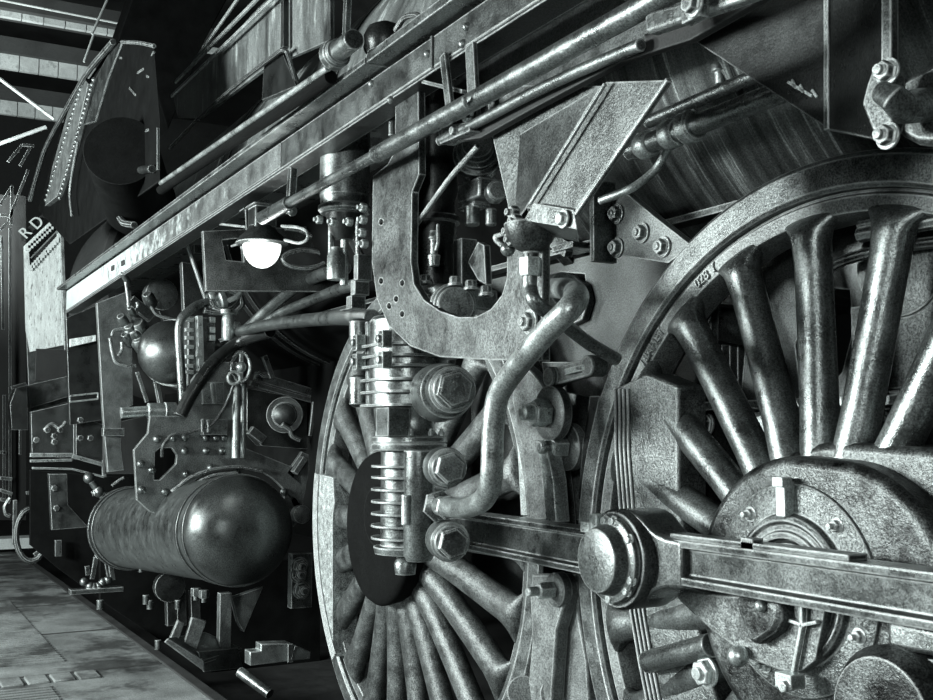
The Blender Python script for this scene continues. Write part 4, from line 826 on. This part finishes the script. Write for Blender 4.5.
# round steam pipe casing
q = MB(); c = PY(140, 205, -.45); s_ = SC(c); rr = 34*s_
q.lathe([(0, rr), (.05, rr*1.06), (.1, rr), (.8, rr*.95)], c, V((.55, -.2, .1)), 40); q.build('steam_pipe_casing', VOID, loco, bevel=.004)
q = MB(); q.tube(polyY([(106, 204), (113, 190), (126, 176), (142, 170), (152, 169)], -.62), .022, 10); q.lathe([(0, .05), (.03, .05)], PY(115, 203, -.62), YM, 16); q.lathe([(0, .03), (.03, .03)], PY(121, 193, -.62), YM, 16); q.tube(polyY([(120, 218), (124, 223), (134, 225)], -.62), .02, 8); q.build('casing_rim', PLATE2, loco, bevel=0)
# peeling white front panel with a slot, rivets and lettering
fpn = thing('front_panel', 'tall narrow peeling white panel with dark slots and rivets, far left', 'panel', PX(46, 400, -9.2))
XF = -9.2
q = MB(); q.plate(polyX([(24, 246), (60, 212), (62, 300), (64, 345), (30, 352), (26, 330)], XF), [polyX([(29, 252), (57, 224), (57, 236), (30, 266)], XF)], (-1, 0, 0), .05); q.build('white_sheet', PEEL, fpn)
q = MB(); q.plate(polyX([(26, 330), (64, 322), (68, 402), (30, 412)], XF-.02), [], (-1, 0, 0), .05); q.build('lower_sheet', PLATE2, fpn)
q = MB(); q.plate(polyX([(29, 252), (57, 224), (57, 236), (30, 266)], XF-.06), [], (-1, 0, 0), .02); q.box(PX(51, 365, XF), (.03, .28, .3)); q.build('dark_slot', SHADOWY, fpn)
q = MB(); q.bar(PX(31, 258, XF+.01), PX(57, 231, XF+.01), .02, .012); q.bar(PX(61, 212, XF+.02), PX(66, 350, XF+.02), .02, .03, (0, 1, 0)); q.build('slot_bar', BRIGHT, fpn)
q = MB()
for k in range(12): t = k/11; q.box(PX(28+28*t, 248-26*t, XF+.015), (.03, .045, .05)); q.box(PX(31+26*t, 268-28*t, XF+.015), (.02, .03, .05))
q.build('rivets', WHITE, fpn, bevel=0)
for k in range(7):
    pass
q = MB(); q.plate(polyX([(22, 242), (60, 204), (60, 198), (21, 234)], XF-.05), [], (-1, 0, 0), .03); q.build('letter_board', SHADOWY, fpn)
for ch, px, py in (('R', 25.5, 233), ('D', 37, 223)):
    o_ = PX(px, py, XF+.0); ex = (PX(px+10, py-9.5, XF)-o_)
    text(ch, 'lettering', WHITE, fpn, frameM(ex, ZP, o_), .15, .01)
q = MB(); q.plate(polyX([(28, 385), (68, 376), (70, 396), (30, 408)], XF+.1), [], (-1, 0, 0), .2); q.build('step_box', PLATE2, fpn)
q = MB(); q.plate(polyX([(10, 404), (16, 388), (27, 384), (28, 430), (12, 430)], XF+.3), [], (-1, 0, 0), .2); q.bar(PX(11, 388, XF+.4), PX(26, 384, XF+.4), .03, .03); q.bar(PX(20, 430, XF+.3), PX(20, 455, XF+.3), .02, .02); q.build('small_box', BLACK, fpn)
cyl_ = thing('cylinder_cover', 'dark steam cylinder casing with bolted plates low at the far left', 'cylinder', PX(70, 520, -7.4))
q = MB(); q.plate(polyX([(31, 412), (74, 402), (76, 460), (32, 454)], -7.4), [], (-1, 0, 0), .1); q.plate(polyX([(76, 415), (104, 425), (105, 462), (76, 456)], -7.3), [], (-1, 0, 0), .1); q.build('casing_plate', PLATE, cyl_)
q = MB(); q.bar(PX(30, 455, -7.2), PX(72, 455, -7.2), .05, .03); q.bar(PX(72, 456, -7.2), PX(104, 465, -7.2), .05, .03); q.bar(PX(30, 461, -7.2), PX(72, 460, -7.2), .03, .02); q.bar(PX(32, 468, -7.2), PX(72, 469, -7.2), .03, .015); q.bar(PX(72, 469, -7.2), PX(104, 477, -7.2), .03, .015); q.bar(PX(104, 460, -7.2), PX(104, 477, -7.2), .03, .02, (1, 0, 0)); q.build('slide_bar', BRIGHT, cyl_)
q = MB(); q.plate(polyX([(49, 474), (67, 474), (68, 505), (88, 527), (52, 530)], -7.0), [], (-1, 0, 0), .08); q.build('step_hanger', PLATE2, cyl_)
q = MB()
for px, py in ((80, 420), (80, 438), (90, 438), (36, 440), (47, 430), (54, 436), (54, 442), (60, 430), (54, 488), (56, 508)): q.hexnut(PX(px, py, -7.0), XP, .025, .03)
q.tube(polyX([(44, 430), (52, 424), (60, 428), (66, 422)], -7.0), .015, 8); q.build('casing_bolts', STEEL, cyl_, bevel=0)
q = MB(); q.tube(polyX([(88, 476), (96, 488), (104, 498)], -6.2), .025, 10); q.tube(polyX([(92, 494), (98, 492), (112, 496), (120, 499)], -6.2), .018, 8); q.tube(polyX([(112, 486), (120, 480), (124, 478)], -6.2), .012, 8)
for px, py in ((89, 478), (99, 492), (112, 497)): q.ball(PX(px, py, -6.2), .04)
q.build('drain_pipes', STEEL, cyl_, bevel=0)
q = MB(); q.plate(polyX([(30, 470), (130, 478), (130, 620), (60, 570), (30, 545)], -7.9), [], (-1, 0, 0), .05); q.build('shade_backing', VOID, cyl_)  # added black sheet filling in the shade below the cylinder
# guide wheel and brake pull gear in the dark under the tank
gw = thing('guide_wheel', 'small dark leading wheel in the shadows below the cylinder', 'wheel', PX(40, 555, -8.2))
q = MB(); q.tube(polyX(circ(31, 535, 15, 26, 30)+[(46, 535)], -8.0), .025, 8, False); q.build('wheel_rim', PLATE, gw, bevel=0)
q = MB(); q.bar(PX(34, 555, -8.0), PX(42, 549, -8.0), .03, .03); q.bar(PX(15, 500, -8), PX(14, 545, -8), .03, .03); q.bar(PX(58, 540, -7.8), PX(58, 556, -7.8), .05, .05); q.build('wheel_spoke', STEEL, gw)
br = thing('brake_triangle', 'thin dark brake pull rods forming an upright A shape under the reservoir', 'brake gear', PX(100, 590, -6.2))
q = MB()
for a, bb in (((96, 557), (92, 579)), ((106, 560), (110, 580)), ((110, 562), (113, 580)), ((87, 566), (88, 575))): q.bar(PX(*a, -6.2), PX(*bb, -6.2), .025, .03)
q.tube(polyX([(96, 557), (100, 554), (108, 558)], -6.2), .018, 8); q.build('pull_rods', STEEL, br)
q = MB()
for px, py in ((103, 582), (94, 587), (90, 586), (99, 586), (84, 582), (108, 580)): q.ball(PX(px, py, -6.2), .03)
q.box(PX(96, 590, -6.2), (.1, .35, .03)); q.build('pull_pins', STEEL, br)
# guard iron / foot step with folded tread plates
XG = -4.6
gs_ = thing('guard_step', 'folded steel foot step with two upright tabs below the air reservoir', 'step', PX(205, 668, XG))
q = MB(); q.loft([polyX([(164, 642), (168, 638), (204, 660), (205, 672)], XG+.02), polyX([(164, 642), (168, 638), (204, 660), (205, 672)], XG-.02)]); q.build('front_edge', DUSTY, gs_, bevel=.006)
q = MB(); fr = [PX(168, 638, XG), PX(204, 660, XG), PX(242, 648, XG-.25), PX(205, 632, XG-.25)]; q.loft([fr, [p-ZP*.02 for p in fr]]); q.build('tread', MID, gs_)
q = MB(); fr = [PX(204, 672, XG), PX(198, 652, XG), PX(238, 648, XG-.2), PX(243, 668, XG-.2)]; q.loft([fr, [p+V((-.03, 0, 0)) for p in fr]]); q.build('side_plate', MID, gs_)
for pts in ([(169, 641), (178, 620), (185, 623), (177, 646)], [(183, 646), (192, 617), (207, 621), (196, 652)]):
    q = MB(); fr = polyX(pts, XG-.05); q.loft([fr, [p+V((-.03, 0, 0)) for p in fr]]); q.build('upright_tab', DUSTY, gs_, bevel=.006)
q = MB(); q.box(PX(224, 622, XG-.2), (.06, .07, .35)); q.plate(polyX([(232, 598), (263, 587), (244, 632), (238, 622)], XG-.2), [], (-1, 0, 0), .05); q.build('step_stay', MID, gs_)
lb_ = thing('ledge_block', 'pale stepped metal block on the floor behind the foot step', 'block', PX(280, 665, -4.4))
q = MB(); q.plate(polyX([(250, 652), (261, 651), (261, 644), (290, 643), (311, 652), (310, 659), (250, 666)], -4.4), [], (-1, 0, 0), .1); q.build('block_face', BRIGHT, lb_, bevel=.005)
q = MB(); q.bar(PX(290, 644, -4.38), PX(290, 662, -4.38), .02, .03, (0, 1, 0)); q.bar(PX(296, 646, -4.38), PX(292, 660, -4.38), .015, .02, (0, 1, 0)); q.build('block_rib', STEEL, lb_)
q = MB()
for px, py in ((146, 600), (158, 645), (100, 605), (178, 605), (150, 605)): q.cyl(PX(px, py-5, -5.2), PX(px, py+4, -5.2), .02, 10)
tag(q.build('floor_pins', STEEL, bevel=0), 'short metal pins standing along the floor edge by the track', 'pins', kind='stuff')
un = thing('underframe', 'dark tangle of frames and drop pipes in the shadows beneath the reservoir', 'underframe', PX(200, 640, -6.6))
q = MB(); q.plate(polyX([(100, 560), (320, 560), (320, 690), (240, 690), (160, 640), (100, 600)], -6.6), [], (-1, 0, 0), .05); q.build('shade_backing', VOID, un)  # added black sheet standing for the shade under the reservoir
q = MB()
for px in (170, 180, 194): q.bar(PX(px, 590, -5.6), PX(px+1, 625, -5.6), .06, .06)
q.lathe([(0, .1), (.06, .1), (.07, 0)], PX(168, 586, -5.6), XP, 20); q.build('drop_pipes', PLATE, un)
q = MB(); q.cyl(PX(240, 672, -4.4), PX(270, 694, -4.2), .03, 12); q.build('floor_pipe', STEEL, un, bevel=0)
# railway vehicle standing at the far left edge
wg = thing('railway_wagon', 'dark railway vehicle ends with thin bright handrails at the far left edge', 'wagon', PX(5, 540, -13))
q = MB(); q.plate(polyX([(-80, 190), (26, 196), (26, 520), (-80, 520)], -13.0), [], (-1, 0, 0), .3); q.build('body', SHADOWY, wg)
q = MB()
for a, bb in (((10, 228), (10, 500)), ((2, 236), (3, 330)), ((28, 170), (8, 222)), ((12, 186), (0, 205)), ((0, 215), (8, 216)), ((8, 222), (0, 230)), ((12, 186), (11, 225)), ((22, 145), (34, 146)), ((22, 145), (8, 162)), ((30, 148), (20, 166)), ((4, 395), (4, 500)), ((0, 452), (6, 453)), ((0, 478), (12, 479))): q.bar(PX(*a, -12.8), PX(*bb, -12.8), .035, .035)
q.build('hand_rails', PLATE, wg)
q = MB()
for a, bb in (((0, 490), (12, 494)), ((0, 499), (10, 502)), ((26, 493), (36, 492)), ((30, 502), (46, 505)), ((0, 478), (12, 479))): q.bar(PX(*a, -9), PX(*bb, -9), .03, .03)
q.tube(polyX([(10, 498), (5, 506), (6, 514), (10, 516)], -9), .02, 8); q.build('brake_hose', STEEL, wg, bevel=0)
q = MB(); q.box(PZ(8, 551, -.99)+ZP*.1, (.4, .5, .12)); q.build('platform_block', WHITE, wg)
